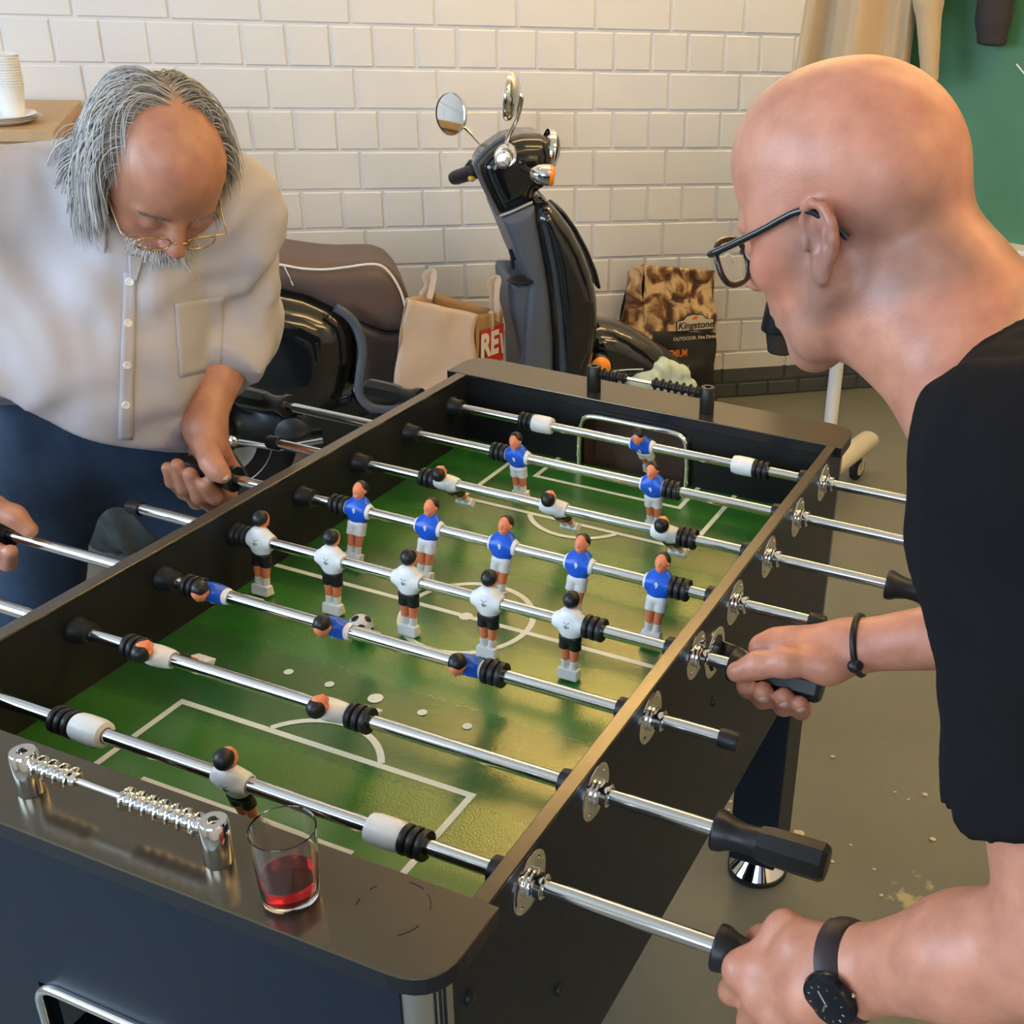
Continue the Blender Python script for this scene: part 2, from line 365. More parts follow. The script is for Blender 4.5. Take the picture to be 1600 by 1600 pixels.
# the other walls, with the window openings daylight comes through
struct('wall_right', MB().box((UR, 0, 0), (UR+.2, DF, CH)), m_plaster)
def holed(lo, hi, a0, a1, z0, z1, axis):
    q = MB()
    def bx(p0, p1, zz0, zz1):
        if axis == 'd': q.box((lo[0], p0, zz0), (hi[0], p1, zz1))
        else: q.box((p0, lo[1], zz0), (p1, hi[1], zz1))
    i = 1 if axis == 'd' else 0
    bx(lo[i], a0, 0, CH); bx(a1, hi[i], 0, CH); bx(a0, a1, 0, z0); bx(a0, a1, z1, CH); return q
struct('wall_left', holed((UL-.2, 0), (UL, DF), 1.5, 4.5, .9, 2.6, 'd'), m_plaster)
struct('wall_front', holed((UL-.2, DF), (UR+.2, DF+.2), -2.8, .6, .9, 2.6, 'u'), m_plaster)
m_wframe = mat('window_frame_white', (.8,.8,.8), .4)
q = MB()
for d0 in (1.5, 2.47, 3.44, 4.42): q.box((UL-.12, d0, .9), (UL-.05, d0+.08, 2.6))
for z0 in (.9, 2.54): q.box((UL-.12, 1.5, z0), (UL-.05, 4.5, z0+.06))
struct('window_1', q, m_wframe)
q = MB()
for u0 in (-2.8, -1.68, -.56, .52): q.box((u0, DF+.05, .9), (u0+.08, DF+.12, 2.6))
for z0 in (.9, 2.54): q.box((-2.8, DF+.05, z0), (.6, DF+.12, z0+.06))
struct('window_2', q, m_wframe)
# ceiling lamps: twin warm tubes hung below the ceiling on a slim spine, so they light the ceiling and the upper wall too
m_tray = mat('lamp_spine_white', (.8,.8,.78), .35)
m_tube, nt, b = nodes('warm_tube'); b.inputs['Emission Color'].default_value = (1.0, .66, .27, 1); b.inputs['Emission Strength'].default_value = TUBE; b.inputs['Base Color'].default_value = (.9,.9,.85,1)
first = None
for i, (uc, dc) in enumerate(((1.15, .62), (2.85, .62), (1.5, 2.5), (2.6, 3.4), (1.6, 4.8))):
    if first is None:
        t = first = thing('ceiling_lamp', 'twin tube ceiling lamp', 'lamp', wp(uc, dc, 0), rot=(0, 0, YAW))
        MB().box((-.8,-.03,2.66), (.8,.03,2.70)).build('lamp_spine', m_tray, t, bevel=.003)
        for x in (-.6, .6): MB().tube([(x,0,2.69), (x,0,CH)], .004, 6).build('suspension_rod', m_tray, t)
        for y in (-.075, .075):
            MB().tube([(-.74, y, 2.66), (.74, y, 2.66)], .015, 10).build('lamp_tube', m_tube, t, smooth=50)
        for x in (-.765, .765): MB().box((x-.02, -.095, 2.64), (x+.02, .095, 2.685)).build('lamp_holder', m_tray, t)
    else:
        t = copy_tree(first); t.location = wp(uc, dc, 0)
    t['label'] = ['twin tube ceiling lamp along the brick wall above the scooter', 'twin tube ceiling lamp above the chalkboard', 'twin tube ceiling lamp above the football table', 'twin tube ceiling lamp beside the right wall', 'twin tube ceiling lamp nearest the front windows'][i]
    t['group'] = 'twin tube ceiling lamps'
# ================================================================ the football table
S = .138; RZ = .8386; TZ = .8794; FZ = .755
XL, XLi, XRi, XR = -.3414, -.3215, .3495, .3663
YN0, YN1, YF0, YF1 = -.1715, -.0735, 1.0197, 1.116
m_black = mat('black_laminate', (.008,.015,.026), .42, spec=.3, noise=.15, nscale=60, stretch=(1,1,12), rvar=.05)
m_blackin = mat('black_laminate_inside', (.010,.011,.013), .42, spec=.35)
m_top = mat('dark_brushed_laminate', (.030,.025,.021), .20, spec=.5, ior=2.0, noise=.18, nscale=40, stretch=(3,90,3), rvar=.04)
m_top.node_tree.nodes['Principled BSDF'].inputs['Specular Tint'].default_value = (1.0, .86, .60, 1)  # warm light of the ceiling and wall put into the boards' reflection colour
m_rail = mat('dark_brushed_rail', (.030,.025,.021), .22, spec=.5, ior=2.0, noise=.18, nscale=40, stretch=(90,3,3), rvar=.04)
m_rail.node_tree.nodes['Principled BSDF'].inputs['Specular Tint'].default_value = (1.0, .86, .60, 1)  # same warm room light painted into the rails' reflection colour
m_edge = mat('dark_edge_band', (.008,.010,.015), .35)
m_chrome = mat('chrome', (.80,.80,.80), .07, 1.0)
m_steel = mat('steel_rod', (.74,.74,.74), .13, 1.0)
m_alu = mat('satin_aluminium', (.62,.63,.65), .28, 1.0)
m_blackpl = mat('black_plastic', (.014,.014,.016), .36, bump=.15, bscale=500, bdist=.0005)
m_rubber = mat('black_rubber', (.012,.012,.013), .42)
m_line = mat('white_line', (.80,.82,.72), .34, spec=.6)
m_goalin = mat('goal_brown', (.16,.10,.07), .45)
m_field, nt, b = nodes('green_playfield')
b.inputs['Roughness'].default_value = .27; b.inputs['IOR'].default_value = 2.3; b.inputs['Specular Tint'].default_value = (1.0, .88, .45, 1)  # yellow lamp glow on the pitch is partly painted in through the specular tint
tc = nt.nodes.new('ShaderNodeTexCoord'); sp = nt.nodes.new('ShaderNodeSeparateXYZ'); nt.links.new(tc.outputs['Object'], sp.inputs[0])
wv = nt.nodes.new('ShaderNodeMath'); wv.operation = 'SINE'; ml = nt.nodes.new('ShaderNodeMath'); ml.operation = 'MULTIPLY'; ml.inputs[1].default_value = 2*math.pi/.30
nt.links.new(sp.outputs['Y'], ml.inputs[0]); nt.links.new(ml.outputs[0], wv.inputs[0])
r = nt.nodes.new('ShaderNodeMapRange'); r.inputs[1].default_value = -.25; r.inputs[2].default_value = .25; nt.links.new(wv.outputs[0], r.inputs[0])
mx = nt.nodes.new('ShaderNodeMix'); mx.data_type = 'RGBA'; mx.inputs[6].default_value = (.008,.105,.022,1); mx.inputs[7].default_value = (.020,.165,.020,1)
nt.links.new(r.outputs[0], mx.inputs[0]); nt.links.new(mx.outputs[2], b.inputs['Base Color'])
ns = nt.nodes.new('ShaderNodeTexNoise'); ns.inputs['Scale'].default_value = 420; ns.inputs['Detail'].default_value = 1; nt.links.new(tc.outputs['Object'], ns.inputs['Vector'])
bp = nt.nodes.new('ShaderNodeBump'); bp.inputs['Strength'].default_value = .22; bp.inputs['Distance'].default_value = .0012; nt.links.new(ns.outputs[0], bp.inputs['Height']); nt.links.new(bp.outputs[0], b.inputs['Normal'])

T = thing('foosball_table', 'black foosball table with green pitch between the two men', 'football table', (0,0,0))
# playfield with its markings
mb = MB().box((XLi, YN1, FZ-.012), (XRi, YF0, FZ))
zc = [FZ + .0003]
def zn(): zc[0] += .00003; return zc[0]
def strip(x0, y0, x1, y1):
    zl = zn(); mb.add([(x0,y0,zl),(x1,y0,zl),(x1,y1,zl),(x0,y1,zl)], [(0,1,2,3)], 1)
def arc(cx, cy, r, a0, a1, w, n=48):
    v = []; zl = zn()
    for i in range(n+1):
        a = a0 + (a1-a0)*i/n
        v += [(cx+(r-w/2)*math.cos(a), cy+(r-w/2)*math.sin(a), zl), (cx+(r+w/2)*math.cos(a), cy+(r+w/2)*math.sin(a), zl)]
    mb.add(v, [(2*i, 2*i+1, 2*i+3, 2*i+2) for i in range(n)], 1)
def spot(cx, cy, r):
    zl = zn(); mb.add([(cx+r*math.cos(2*math.pi*i/28), cy+r*math.sin(2*math.pi*i/28), zl) for i in range(28)], [tuple(range(28))], 1)
lw = .0082; ym = .483
strip(XLi, ym-lw/2, XRi, ym+lw/2); arc(.002, ym, .0905, 0, 2*math.pi, lw, 72); spot(.0, ym, .0095)
for sgn, y0 in ((1, YN1), (-1, YF0)):
    def Y(a): return ym + sgn*(a - ym)
    def st(x0, a, x1, c): strip(x0, min(Y(a), Y(c)), x1, max(Y(a), Y(c)))
    xp, yp, x6, y6 = .2053, .1683, .1386, .0385
    st(-xp, yp-lw, xp, yp); st(-xp, YN1, -xp+lw, yp); st(xp-lw, YN1, xp, yp)
    st(-x6, y6-lw, x6, y6); st(-x6, YN1, -x6+lw, y6); st(x6-lw, YN1, x6, y6)
    a = math.asin((.1683-.121)/.09)
    if sgn > 0: arc(.004, Y(.121), .09, a, math.pi-a, lw)
    else: arc(.004, Y(.121), .09, -math.pi+a, -a, lw)
for x, q in ((-.128,.006), (-.066,.006), (.002,.0095), (.069,.006), (.132,.006)): spot(x, .2695, q)
mb.build('playfield', [m_field, m_line], T)
# walls of the box
def holepanel(y0, y1, gx0, gx1, gz0, gz1, zb, x0=XL, x1=XR):
    return MB().box((x0, y0, zb), (gx0, y1, TZ-.018)).box((gx1, y0, zb), (x1, y1, TZ-.018)).box((gx0, y0, gz1), (gx1, y1, TZ-.018)).box((gx0, y0, zb), (gx1, y1, gz0))
MB().box((XL, YN0+.005, .475), (XLi, YF1-.005, TZ-.004)).build('side_panel', m_blackin, T)
MB().box((XRi, YN0+.03, .475), (XR-.003, YF1-.03, TZ-.004)).build('side_panel', m_black, T)
MB().box((XL, YN1-.001, TZ-.004), (XLi, YF0+.001, TZ)).build('side_rail', m_rail, T, bevel=.0012)
MB().box((XRi, YN1-.001, TZ-.004), (XR, YF0+.001, TZ)).build('side_rail', m_rail, T, bevel=.0012)
GX0, GX1 = -.092, .113
holepanel(YF0, YF0+.015, GX0, GX1, FZ-.02, .845, .475, XLi, XRi).build('end_wall', m_blackin, T)
holepanel(YN1-.015, YN1, GX0, GX1, FZ-.02, .845, .475, XLi, XRi).build('end_wall', m_blackin, T)
for y0, y1 in ((YF0+.015, YF0+.07), (YN1-.07, YN1-.015)):
    q = MB().box((GX0-.01, y0, .70), (GX1+.01, y1, .712)).box((GX0-.012, y0, .70), (GX0-.002, y1, .85)).box((GX1+.002, y0, .70), (GX1+.012, y1, .85))
    yb = y1 if y0 > .5 else y0
    q.box((GX0-.01, yb-.004, .70), (GX1+.01, yb+.004, .85)).build('goal_pocket', m_goalin, T)
MB().box((XL+.01, YF1-.02, .475), (XR-.01, YF1-.006, TZ-.018)).build('end_panel', m_black, T)
BX0, BX1, BZ0, BZ1 = -.089, .089, .575, .672
holepanel(YN0+.005, YN0+.02, BX0, BX1, BZ0, BZ1, .475, XL+.005, XR-.028).build('end_panel', m_black, T)
MB().box((BX0-.01, YN0+.08, BZ0-.01), (BX1+.01, YN0+.09, BZ1+.01)).box((BX0-.01, YN0+.02, BZ0-.01), (BX1+.01, YN0+.09, BZ0)).build('ball_return_box', m_blackin, T)
rp = round_poly([(BX0,BZ0),(BX1,BZ0),(BX1,BZ1),(BX0,BZ1)], .028, 6)
MB().tube([(x, YN0+.003, z) for x, z in rp], (.0055), 10, closed=True).build('ball_return_trim', m_chrome, T, smooth=60)
# end boards with rounded outer corners
def endboard(y_in, y_out, corner):
    x0, x1 = (-.362, .3765)
    pts = [(x0,y_out),(x1,y_out),(x1,y_in),(x0,y_in)]
    if y_out > y_in: pts = [(x0,y_in),(x1,y_in),(x1,y_out),(x0,y_out)]; rr = (0,0,corner,corner)
    else: rr = (corner,corner,0,0)
    return MB().prism(round_poly(pts, rr, 7), TZ-.018, TZ+.0006)
for yi, yo in ((YN1, YN0), (YF0, YF1)):
    o = endboard(yi, yo, .045).build('end_board', [m_top, m_edge], T)
    for p in o.data.polygons:
        if abs(p.normal.z) < .5: p.material_index = 1
    bv = o.modifiers.new('bevel', 'BEVEL'); bv.width = .0012; bv.segments = 2; bv.limit_method = 'ANGLE'; bv.angle_limit = rad(50); bv.material = 0
# silver rounded corner post at the near right corner, repeated at the other corners
for cx, cy, a0 in ((XR-.036, YN0+.041, -90), (XL+.036, YN0+.041, 180), (XR-.036, YF1-.041, 0), (XL+.036, YF1-.041, 90)):
    pr = [(cx, cy)] + [(cx + .034*math.cos(rad(a0 + 90*i/10)), cy + .034*math.sin(rad(a0 + 90*i/10))) for i in range(11)]
    o = MB().prism(pr, .475, TZ-.0185).build('corner_post', m_alu, T, smooth=40)
    for a in (a0+58, a0+66):
        q = MB(); 
        pts = [(cx + .0345*math.cos(rad(a)), cy + .0345*math.sin(rad(a)), z) for z in (.476, TZ-.019)]
        q.tube(pts, .0012, 6).build('groove', m_edge, o)
# legs with chrome levelling feet
for lx, ly in ((.27, .93), (.27, -.06), (-.35, .93), (-.35, -.06)):
    o = MB().box((lx, ly, .052), (lx+.09, ly+.10, .50)).build('leg', m_black, T, bevel=.003)
    q = MB().lathe([(.004,.045),(.020,.056),(.024,.050),(.052,.016),(.055,.012)], org=(lx+.045, ly+.05, 0), seg=36, cap=False).lathe([(.012,.03),(.012,.06)], org=(lx+.045, ly+.05, 0), seg=16)
    q.build('levelling_foot', m_chrome, o, smooth=35)
    MB().lathe([(.054,0),(.0575,.003),(.0575,.011),(.054,.013)], org=(lx+.045, ly+.05, 0), seg=36).build('foot_pad', m_rubber, o, smooth=40)
# chrome goal frames
for yy, sg in ((YF0-.006, 1), (YN1+.006, -1)):
    pts = [(GX0, yy, FZ+.001)] + [(GX0, yy, .80)] + [(GX0+.004, yy, .835), (GX0+.016, yy, .848), (GX0+.04, yy, .851)]
    pts = smooth_path(pts, 5) + smooth_path([(GX1-.04, yy, .851), (GX1-.016, yy, .848), (GX1-.004, yy, .835), (GX1, yy, .80), (GX1, yy, FZ+.001)], 5)
    MB().tube(pts, .0052, 10).build('goal_frame', m_chrome, T, smooth=60)
# bearings: screwed plates with collars outside, sleeves inside
pl = MB().lathe([(.0305,0),(.0305,.0012),(.029,.002),(.012,.002)], (1,0,0), seg=36, cap=False).lathe([(.0135,.001),(.0150,.004),(.0150,.008),(.0120,.0095),(.0120,.016),(.0098,.0175),(.0084,.0175)], (1,0,0), seg=24, cap=False)
for k in range(4):
    a = rad(45+90*k); pl.lathe([(.0024,.002),(.0018,.0030),(0.0002,.0032)], (1,0,0), (0, .0235*math.cos(a), .0235*math.sin(a)), 8)
sl = MB().lathe([(.0165,0),(.0165,.004),(.0145,.007),(.0135,.024),(.0098,.026),(.0084,.026)], (1,0,0), seg=24, cap=False)
plm = slm = None
for k in range(8):
    for side in (1, -1):
        if plm is None:
            o = pl.build('bearing_plate', m_chrome, T, smooth=35); plm = o.data
            i = sl.build('bearing_sleeve', m_rubber, T, smooth=35); slm = i.data
        else:
            o = link('bearing_plate', plm, T); i = link('bearing_sleeve', slm, T)
        o.location = (XR-.003 if side > 0 else XL, k*S, RZ); i.location = (XRi if side > 0 else XLi, k*S, RZ)
        if side < 0: o.rotation_euler = (0, 0, math.pi)
        else: i.rotation_euler = (0, 0, math.pi)
# ball entry cup in the right side, plus screw caps
o = MB().lathe([(.034,0),(.034,.0015),(.032,.0025),(.024,.0025)], (1,0,0), seg=40, cap=False).build('ball_entry_plate', m_chrome, T, smooth=35); o.location = (XR-.003, .483, .802)
c = MB()
n = 20; v = []; f = []
for i in range(9):                                   # scoop: an open half bowl, mouth up
    ph = math.pi/2*i/8
    for k in range(n+1):
        a = math.pi + math.pi*k/n; v.append((.002 + .047*math.sin(ph)*1.0, .024*math.cos(ph)*math.cos(a)*1.0, .024*math.cos(ph)*math.sin(a) + .004))
for i in range(8):
    for k in range(n): f.append((i*(n+1)+k, i*(n+1)+k+1, (i+1)*(n+1)+k+1, (i+1)*(n+1)+k))
c.add(v, f); co = c.build('ball_entry_cup', m_chrome, o, smooth=50)
sm = co.modifiers.new('thickness', 'SOLIDIFY'); sm.thickness = .0025
MB().lathe([(.0225,-.012),(.0225,.003)], (1,0,0), seg=28).build('ball_entry_hole', m_blackin, o)
for y, z in ((.494, .720), (-.105, .80), (1.06, .80), (.06, .64), (.92, .60), (1.085, .855)):
    MB().lathe([(.007,0),(.0065,.003),(.004,.0045),(.0005,.0046)], (1,0,0), (XR-.003, y, z), 12).build('screw_cap', m_rubber, T, smooth=40)
# score counters: two posts, a wire and ten ribbed beads each
def counter(label, x0, x1, y, mats, left, right, z0=TZ):
    mp, mw, mbd = mats
    t = thing('score_counter', label, 'score counter', ((x0+x1)/2, y, z0), 'score counters on the end boards')
    hx = (x1-x0)/2; zw = .034; w = 2*hx; sc = 1.0
    for sx in (-hx, hx):
        p = MB().lathe([(.0118,0.0008),(.0124,.002),(.0124,.0445),(.0112,.0460),(.0052,.0460),(.0052,.040),(.0003,.040)], org=(sx,0,0), seg=28).build('post', mp, t, smooth=40)
        MB().lathe([(.0051,.0385),(.0040,.0402),(.0002,.0402)], org=(sx,0,0), seg=16).build('post_screw', m_rubber if mp is m_chrome else m_blackpl, p)
    MB().tube([(-hx,0,zw),(hx,0,zw)], .0032, 10).build('wire', mw, t, smooth=60)
    pitch = .0128
    bead = MB().lathe([(.0034,0),(.0062,.0002),(.0070,.0020),(.0072,.0046),(.0105,.0052),(.0112,.0062),(.0105,.0074),(.0072,.0080),(.0070,.0108),(.0060,.0124),(.0034,.0126)], (1,0,0), seg=24, cap=False)
    me = None
    xs = [-hx+.0125 + pitch*i for i in range(left)] + [hx-.0125 - pitch*(i+1) for i in range(right)]
    for x in xs:
        if me is None: o = bead.build('bead', mbd, t, smooth=35); me = o.data
        else: o = link('bead', me, t)
        o.location = (x, 0, zw)
    return t
counter('chrome bead score counter beside the drink on the near end board', -.085, .131, -.128, (m_chrome, m_chrome, m_chrome), 4, 7)
counter('black bead score counter on the far end board', -.087, .126, 1.060, (m_blackpl, m_chrome, m_blackpl), 4, 7)

# ---------------------------------------------------------------- rods and players
m_skin_p = mat('figure_skin', (.80,.25,.12), .35); m_hair_p = mat('figure_hair', (.012,.012,.012), .38)
m_white_p = mat('figure_white', (.80,.80,.80), .33); m_blue_p = mat('figure_blue', (.010,.10,.62), .28); m_black_p = mat('figure_black', (.012,.012,.014), .38)
def figure_meshes():
    """one moulded table footballer: rod along x, front towards -y, origin on the rod axis"""
    h = .0009; out = {}
    s = SDF()                                             # jersey torso with short sleeve caps
    s.ell((0,.001,.004), (.0185,.0115,.0165), .006).cone((-.0125,0,.000),(.0125,0,.000), .0115, k=.006).ell((0,.0005,-.012), (.0150,.0095,.012), .006)
    s.cone((-.0185,0,0),(.0185,0,0), .0098, k=.003, clip=((-.0195,0,0),(-1,0,0))).ell((0,.003,.012),(.012,.008,.008),.006)
    s.raw(lambda P: np.sqrt(P[...,1]**2+P[...,2]**2) - .0084, (-.03,-.01,-.01), (.03,.01,.01), 0, True)
    out['jersey'] = s
    s = SDF().cone((0,-.001,.016),(0,-.002,.030), .0062, .0064, .003).ell((0,-.0035,.0300), (.0088,.0098,.0118), .003).ell((0,-.0128,.0280), (.0018,.0025,.0038), .002).ell((0,-.0105,.0215), (.0045,.0030,.003), .003)
    for sx in (-1, 1): s.ell((sx*.0090,-.001,.0290), (.0016,.0026,.0034), .001)
    out['head'] = s
    s = SDF().ell((0,.0010,.0318), (.0106,.0116,.0118), .002)
    s.raw(lambda P: (P[...,2] - .0325) + (P[...,1] + .0035)*.95, (-.02,-.02,.01), (.02,.02,.05), 0.001, True)
    out['hair'] = s
    s = SDF().ell((0,0,-.0215), (.0150,.0088,.0080), .004)
    for sx in (-1, 1): s.cone((sx*.0068,0,-.022),(sx*.0072,-.0008,-.0370), .0078, .0079, .0025, clip=((0,0,-.0375),(0,0,-1)))
    out['shorts'] = s
    s = SDF()
    for sx in (-1, 1): s.cone((sx*.0068,-.0005,-.034),(sx*.0062,-.0012,-.056), .0066, .0050, .001)
    out['legs'] = s
    s = SDF()
    for sx in (-1, 1): s.cone((sx*.0064,-.0010,-.0545),(sx*.0060,-.0014,-.070), .0053, .0055, .001, clip=((0,0,-.0535),(0,0,1)))
    s.extr([(-.0058,-.0655),(.0058,-.0655),(.0065,-.0805),(-.0105,-.0805)], -.0138, .0138, .0010, ((0,0,0),(0,1,0),(0,0,1),(1,0,0)), .0015)
    out['boots'] = s
    res = {}
    for kname, q in out.items():
        o = sdf_obj(kname, q, h, [m_white_p], it=1); res[kname] = o.data; bpy.data.objects.remove(o)
    return res
FM = figure_meshes()
def setmats(me, ms):
    me = me.copy(); me.materials.clear()
    for m in ms: me.materials.append(m)
    return me
def sleeve(me):                                             # sleeve ends keep a white rim on the blue shirts
    c = np.array([tuple(p.center) for p in me.polygons]); me.polygons.foreach_set('material_index', (np.abs(c[:,0]) > .0172).astype(np.int32)); return me
KIT = {'blue': dict(jersey=sleeve(setmats(FM['jersey'], [m_blue_p, m_white_p])), head=setmats(FM['head'], [m_skin_p]), hair=setmats(FM['hair'], [m_hair_p]), shorts=setmats(FM['shorts'], [m_white_p]), legs=setmats(FM['legs'], [m_skin_p]), boots=setmats(FM['boots'], [m_white_p]))}
KIT['white'] = dict(jersey=setmats(FM['jersey'], [m_white_p]), head=KIT['blue']['head'], hair=KIT['blue']['hair'], shorts=setmats(FM['shorts'], [m_black_p]), legs=KIT['blue']['legs'], boots=KIT['blue']['boots'])
def crest_mesh(m, y, front):
    """small printed crest: shield strokes hugging the shirt"""
    q = MB(); r = .00055
    def on(x, z): 
        return (x, y*(1 - (x/.022)**2*.5) , z)
    for pts in ([(-.0042,.0052),(0,.0030),(.0042,.0052)], [(-.0030,.0008),(-.0032,-.0022)], [(-.0008,.0014),(-.0008,-.0030),(.0008,-.0034)], [(.0010,.0012),(.0026,.0006),(.0026,-.0020),(.0010,-.0026),(.0010,.0012)]) if not front else ([(-.0024,0),(.0026,.0006)], [(0,.0042),(.0004,-.0040)], [(-.0020,.0018),(0,.0030),(.0022,.0016),(.0020,-.0016),(0,-.0030)]):
        q.tube([on(*p) for p in pts], r if not front else .0008, 6)
    return q
def add_player(rod, x, tilt, team):
    """tilt: degrees the feet swing towards -y; white men face +y (away), blue men face -y"""
    kit = KIT[team]
    j = link('player_figure', kit['jersey'], rod); j.location = (x, 0, 0)
    j.rotation_euler = (rad(-tilt), 0, 0) if team == 'blue' else (rad(tilt), 0, math.pi)
    for n_ in ('head', 'hair', 'shorts', 'legs', 'boots'): link(n_, kit[n_], j)
    global CR
    if team not in CR:
        o = crest_mesh(m_white_p if team == 'blue' else m_black_p, -.0121 if team == 'blue' else .0131, team == 'blue').build('crest', m_white_p if team == 'blue' else m_black_p, j); CR[team] = o.data
    else: link('crest', CR[team], j)
    return j
CR = {}
bump = MB().lathe([(.0085,0),(.0145,0),(.0152,.001),(.0152,.0055),(.0145,.0065),(.0118,.0070),(.0118,.0090),(.0145,.0095),(.0152,.0105),(.0152,.0150),(.0145,.0160),(.0118,.0165),(.0118,.0185),(.0145,.0190),(.0152,.0200),(.0152,.0248),(.0145,.0258),(.0085,.0258)], (1,0,0), (-.0129,0,0), 28, cap=False)
bo = bump.build('bumper', m_rubber, smooth=35); BUMP = bo.data; bpy.data.objects.remove(bo)
spc = MB().lathe([(.0085,0),(.0135,0),(.0150,.004),(.0155,.012),(.0155,.030),(.0140,.038),(.0100,.040),(.0085,.040)], (1,0,0), (-.02,0,0), 28, cap=False)
def grip_mesh(mirror):
    # neck flange, waist, then an eight sided body
    q = MB(); sg = -1 if mirror else 1
    prof = [(.0195,0),(.0205,.002),(.0200,.008),(.0165,.016),(.0140,.028),(.0142,.038),(.0158,.048)]
    q.lathe([(r, sg*h) for r, h in prof], (1,0,0), seg=24, cap=False)
    v = []; f = []
    for r, h in ((.0165,.045),(.0182,.056),(.0190,.085),(.0190,.108),(.0160,.113),(.0100,.114)):
        for k in range(8): a = rad(22.5+45*k); v.append((sg*h, r*math.cos(a), r*math.sin(a)))
    for i in range(5):
        for k in range(8): f.append((i*8+k, i*8+(k+1)%8, (i+1)*8+(k+1)%8, (i+1)*8+k))
    f.append(tuple(range(40,48))); q.add(v, f)
    q.lathe([(.0195,0),(.0085,0)], (1,0,0), seg=24, cap=False)
    return q
RODS = [ # team, x left end, x right end, handle at right?, handle start x, bumpers (centre x), spacers, players (x, tilt)
    ('white', -.51, .57, True, .546, (-.190, .2430), (-.155, .2105), [(.0300, -12)]),
    ('white', -.49, .51, True, .493, (-.229, .082), (), [(-.194, -52), (.046, -52)]),
    ('blue', -.60, .464, False, -.585, (-.2685, .168), (), [(-.235, -54), (-.052, -54), (.134, -54)]),
    ('white', -.508, .43, True, .409, (-.312, .229), (), [(-.279, 8), (-.162, 6), (-.041, 6), (.079, 6), (.196, 4)]),
    ('blue', -.46, .482, False, -.440, (-.251, .2865), (), [(-.219, 16), (-.099, 16), (.021, 16), (.139, 16), (.257, 16)]),
    ('white', -.489, .55, True, .533, (-.188, .242), (), [(-.156, -42), (.030, -42), (.210, -42)]),
    ('blue', -.58, .62, False, -.562, (-.143, .161), (), [(-.111, -8), (.129, -8)]),
    ('blue', -.40, .66, False, -.385, (-.1675, .260), (-.1385, .230), [(.049, -38)]),
]
RL = ['nearest rod with one white goalkeeper, gripped by the watch hand', 'second nearest rod with two white players tipped over and a free handle', 'third nearest rod with three blue players tipped over beside the ball', 'rod with five white players and near bracelet hand',
      'rod with five blue players gripped by the man in the white shirt', 'rod with three white players tipped forward', 'rod with two blue players before the far goal', 'farthest rod with one blue goalkeeper']
for k, (team, xl, xr, hr, hx, bs, sps, pls) in enumerate(RODS):
    t = thing('foosball_rod', RL[k], 'player rod', (0, k*S, RZ), 'player rods across the football table')
    MB().tube([(xl,0,0),(xr,0,0)], .0079, 20).build('rod_tube', m_steel, t, smooth=50)
    g = grip_mesh(not hr).build('grip', m_blackpl, t, smooth=28, normals=True); g.location = (hx, 0, 0)
    g.rotation_euler = (rad((k*37) % 45), 0, 0)
    ex = xl if hr else xr; sg = -1 if hr else 1
    MB().lathe([(.0081,-.018*sg),(.0108,-.018*sg),(.0112,-.016*sg),(.0112,.001*sg),(.0100,.0035*sg),(.0005,.004*sg)], (1,0,0), (ex,0,0), 22).build('end_cap', m_rubber, t, smooth=40, normals=True)
    for bx_ in bs: o = link('bumper', BUMP, t); o.location = (bx_, 0, 0)
    for sx_ in sps:
        o = spc.build('spacer', m_white_p, t, smooth=40); o.location = (sx_, 0, 0)
        if sx_ < 0: pass
        else: o.rotation_euler = (0, 0, math.pi)
        MB().lathe([(.0035,.0148),(.0030,.0160),(.0003,.0162)], (0,-.55,-.83), (.008,0,0), 12).build('spacer_screw', m_rubber, o)
    for x, tl in pls: add_player(t, x, tl, team)
# ball
m_ball, nt, b = nodes('ball_pattern'); b.inputs['Roughness'].default_value = .35
tc = nt.nodes.new('ShaderNodeTexCoord'); vo = nt.nodes.new('ShaderNodeTexVoronoi'); vo.inputs['Scale'].default_value = 1.0
q = MB(); phi = (1+5**.5)/2
ico = [Vector(p).normalized() for p in [(0,a,b*phi) for a in (1,-1) for b in (1,-1)] + [(a,b*phi,0) for a in (1,-1) for b in (1,-1)] + [(b*phi,0,a) for a in (1,-1) for b in (1,-1)]]
q.ball((0,0,0), .0170, 48, 32)
dots = np.array([tuple(p) for p in ico])
m_ballw = mat('ball_white', (.78,.77,.74), .35); m_ballb = mat('ball_black', (.02,.015,.015), .35)
o = q.build('ball', [m_ballw, m_ballb], smooth=60)
cs = np.array([tuple(p.center.normalized()) for p in o.data.polygons]); o.data.polygons.foreach_set('material_index', ((cs @ dots.T).max(1) > math.cos(rad(19))).astype(np.int32))
o.location = (-.0945, .376, FZ+.0172); o.rotation_euler = (.5, .7, .3)
tag(o, 'white table football with black patches on the green pitch', 'ball')
# tumbler with the rest of a red drink
m_glass = mat('clear_glass', (1,1,1), .0, trans=1.0, ior=1.47); m_drink = mat('red_drink', (.62,.008,.020), .0, trans=1.0, ior=1.34)
t = thing('tumbler', 'clear glass tumbler with a little red drink on the near end board', 'glass', (.2120, -.1350, TZ+.0008))
H_ = .073
MB().lathe([(.0005,0),(.0215,0),(.0232,.0015),(.0248,.024),(.0272,H_-.001),(.0268,H_),(.0260,H_-.001),(.0236,.024),(.0216,.0070),(.0005,.0060)], seg=56, cap=False).build("glass", m_glass, t, smooth=18)
MB().lathe([(.0005,.0064),(.0213,.0073),(.0233,.0225),(.0232,.0228),(.0005,.0226)], seg=56, cap=False).build("drink", m_drink, t, smooth=18)
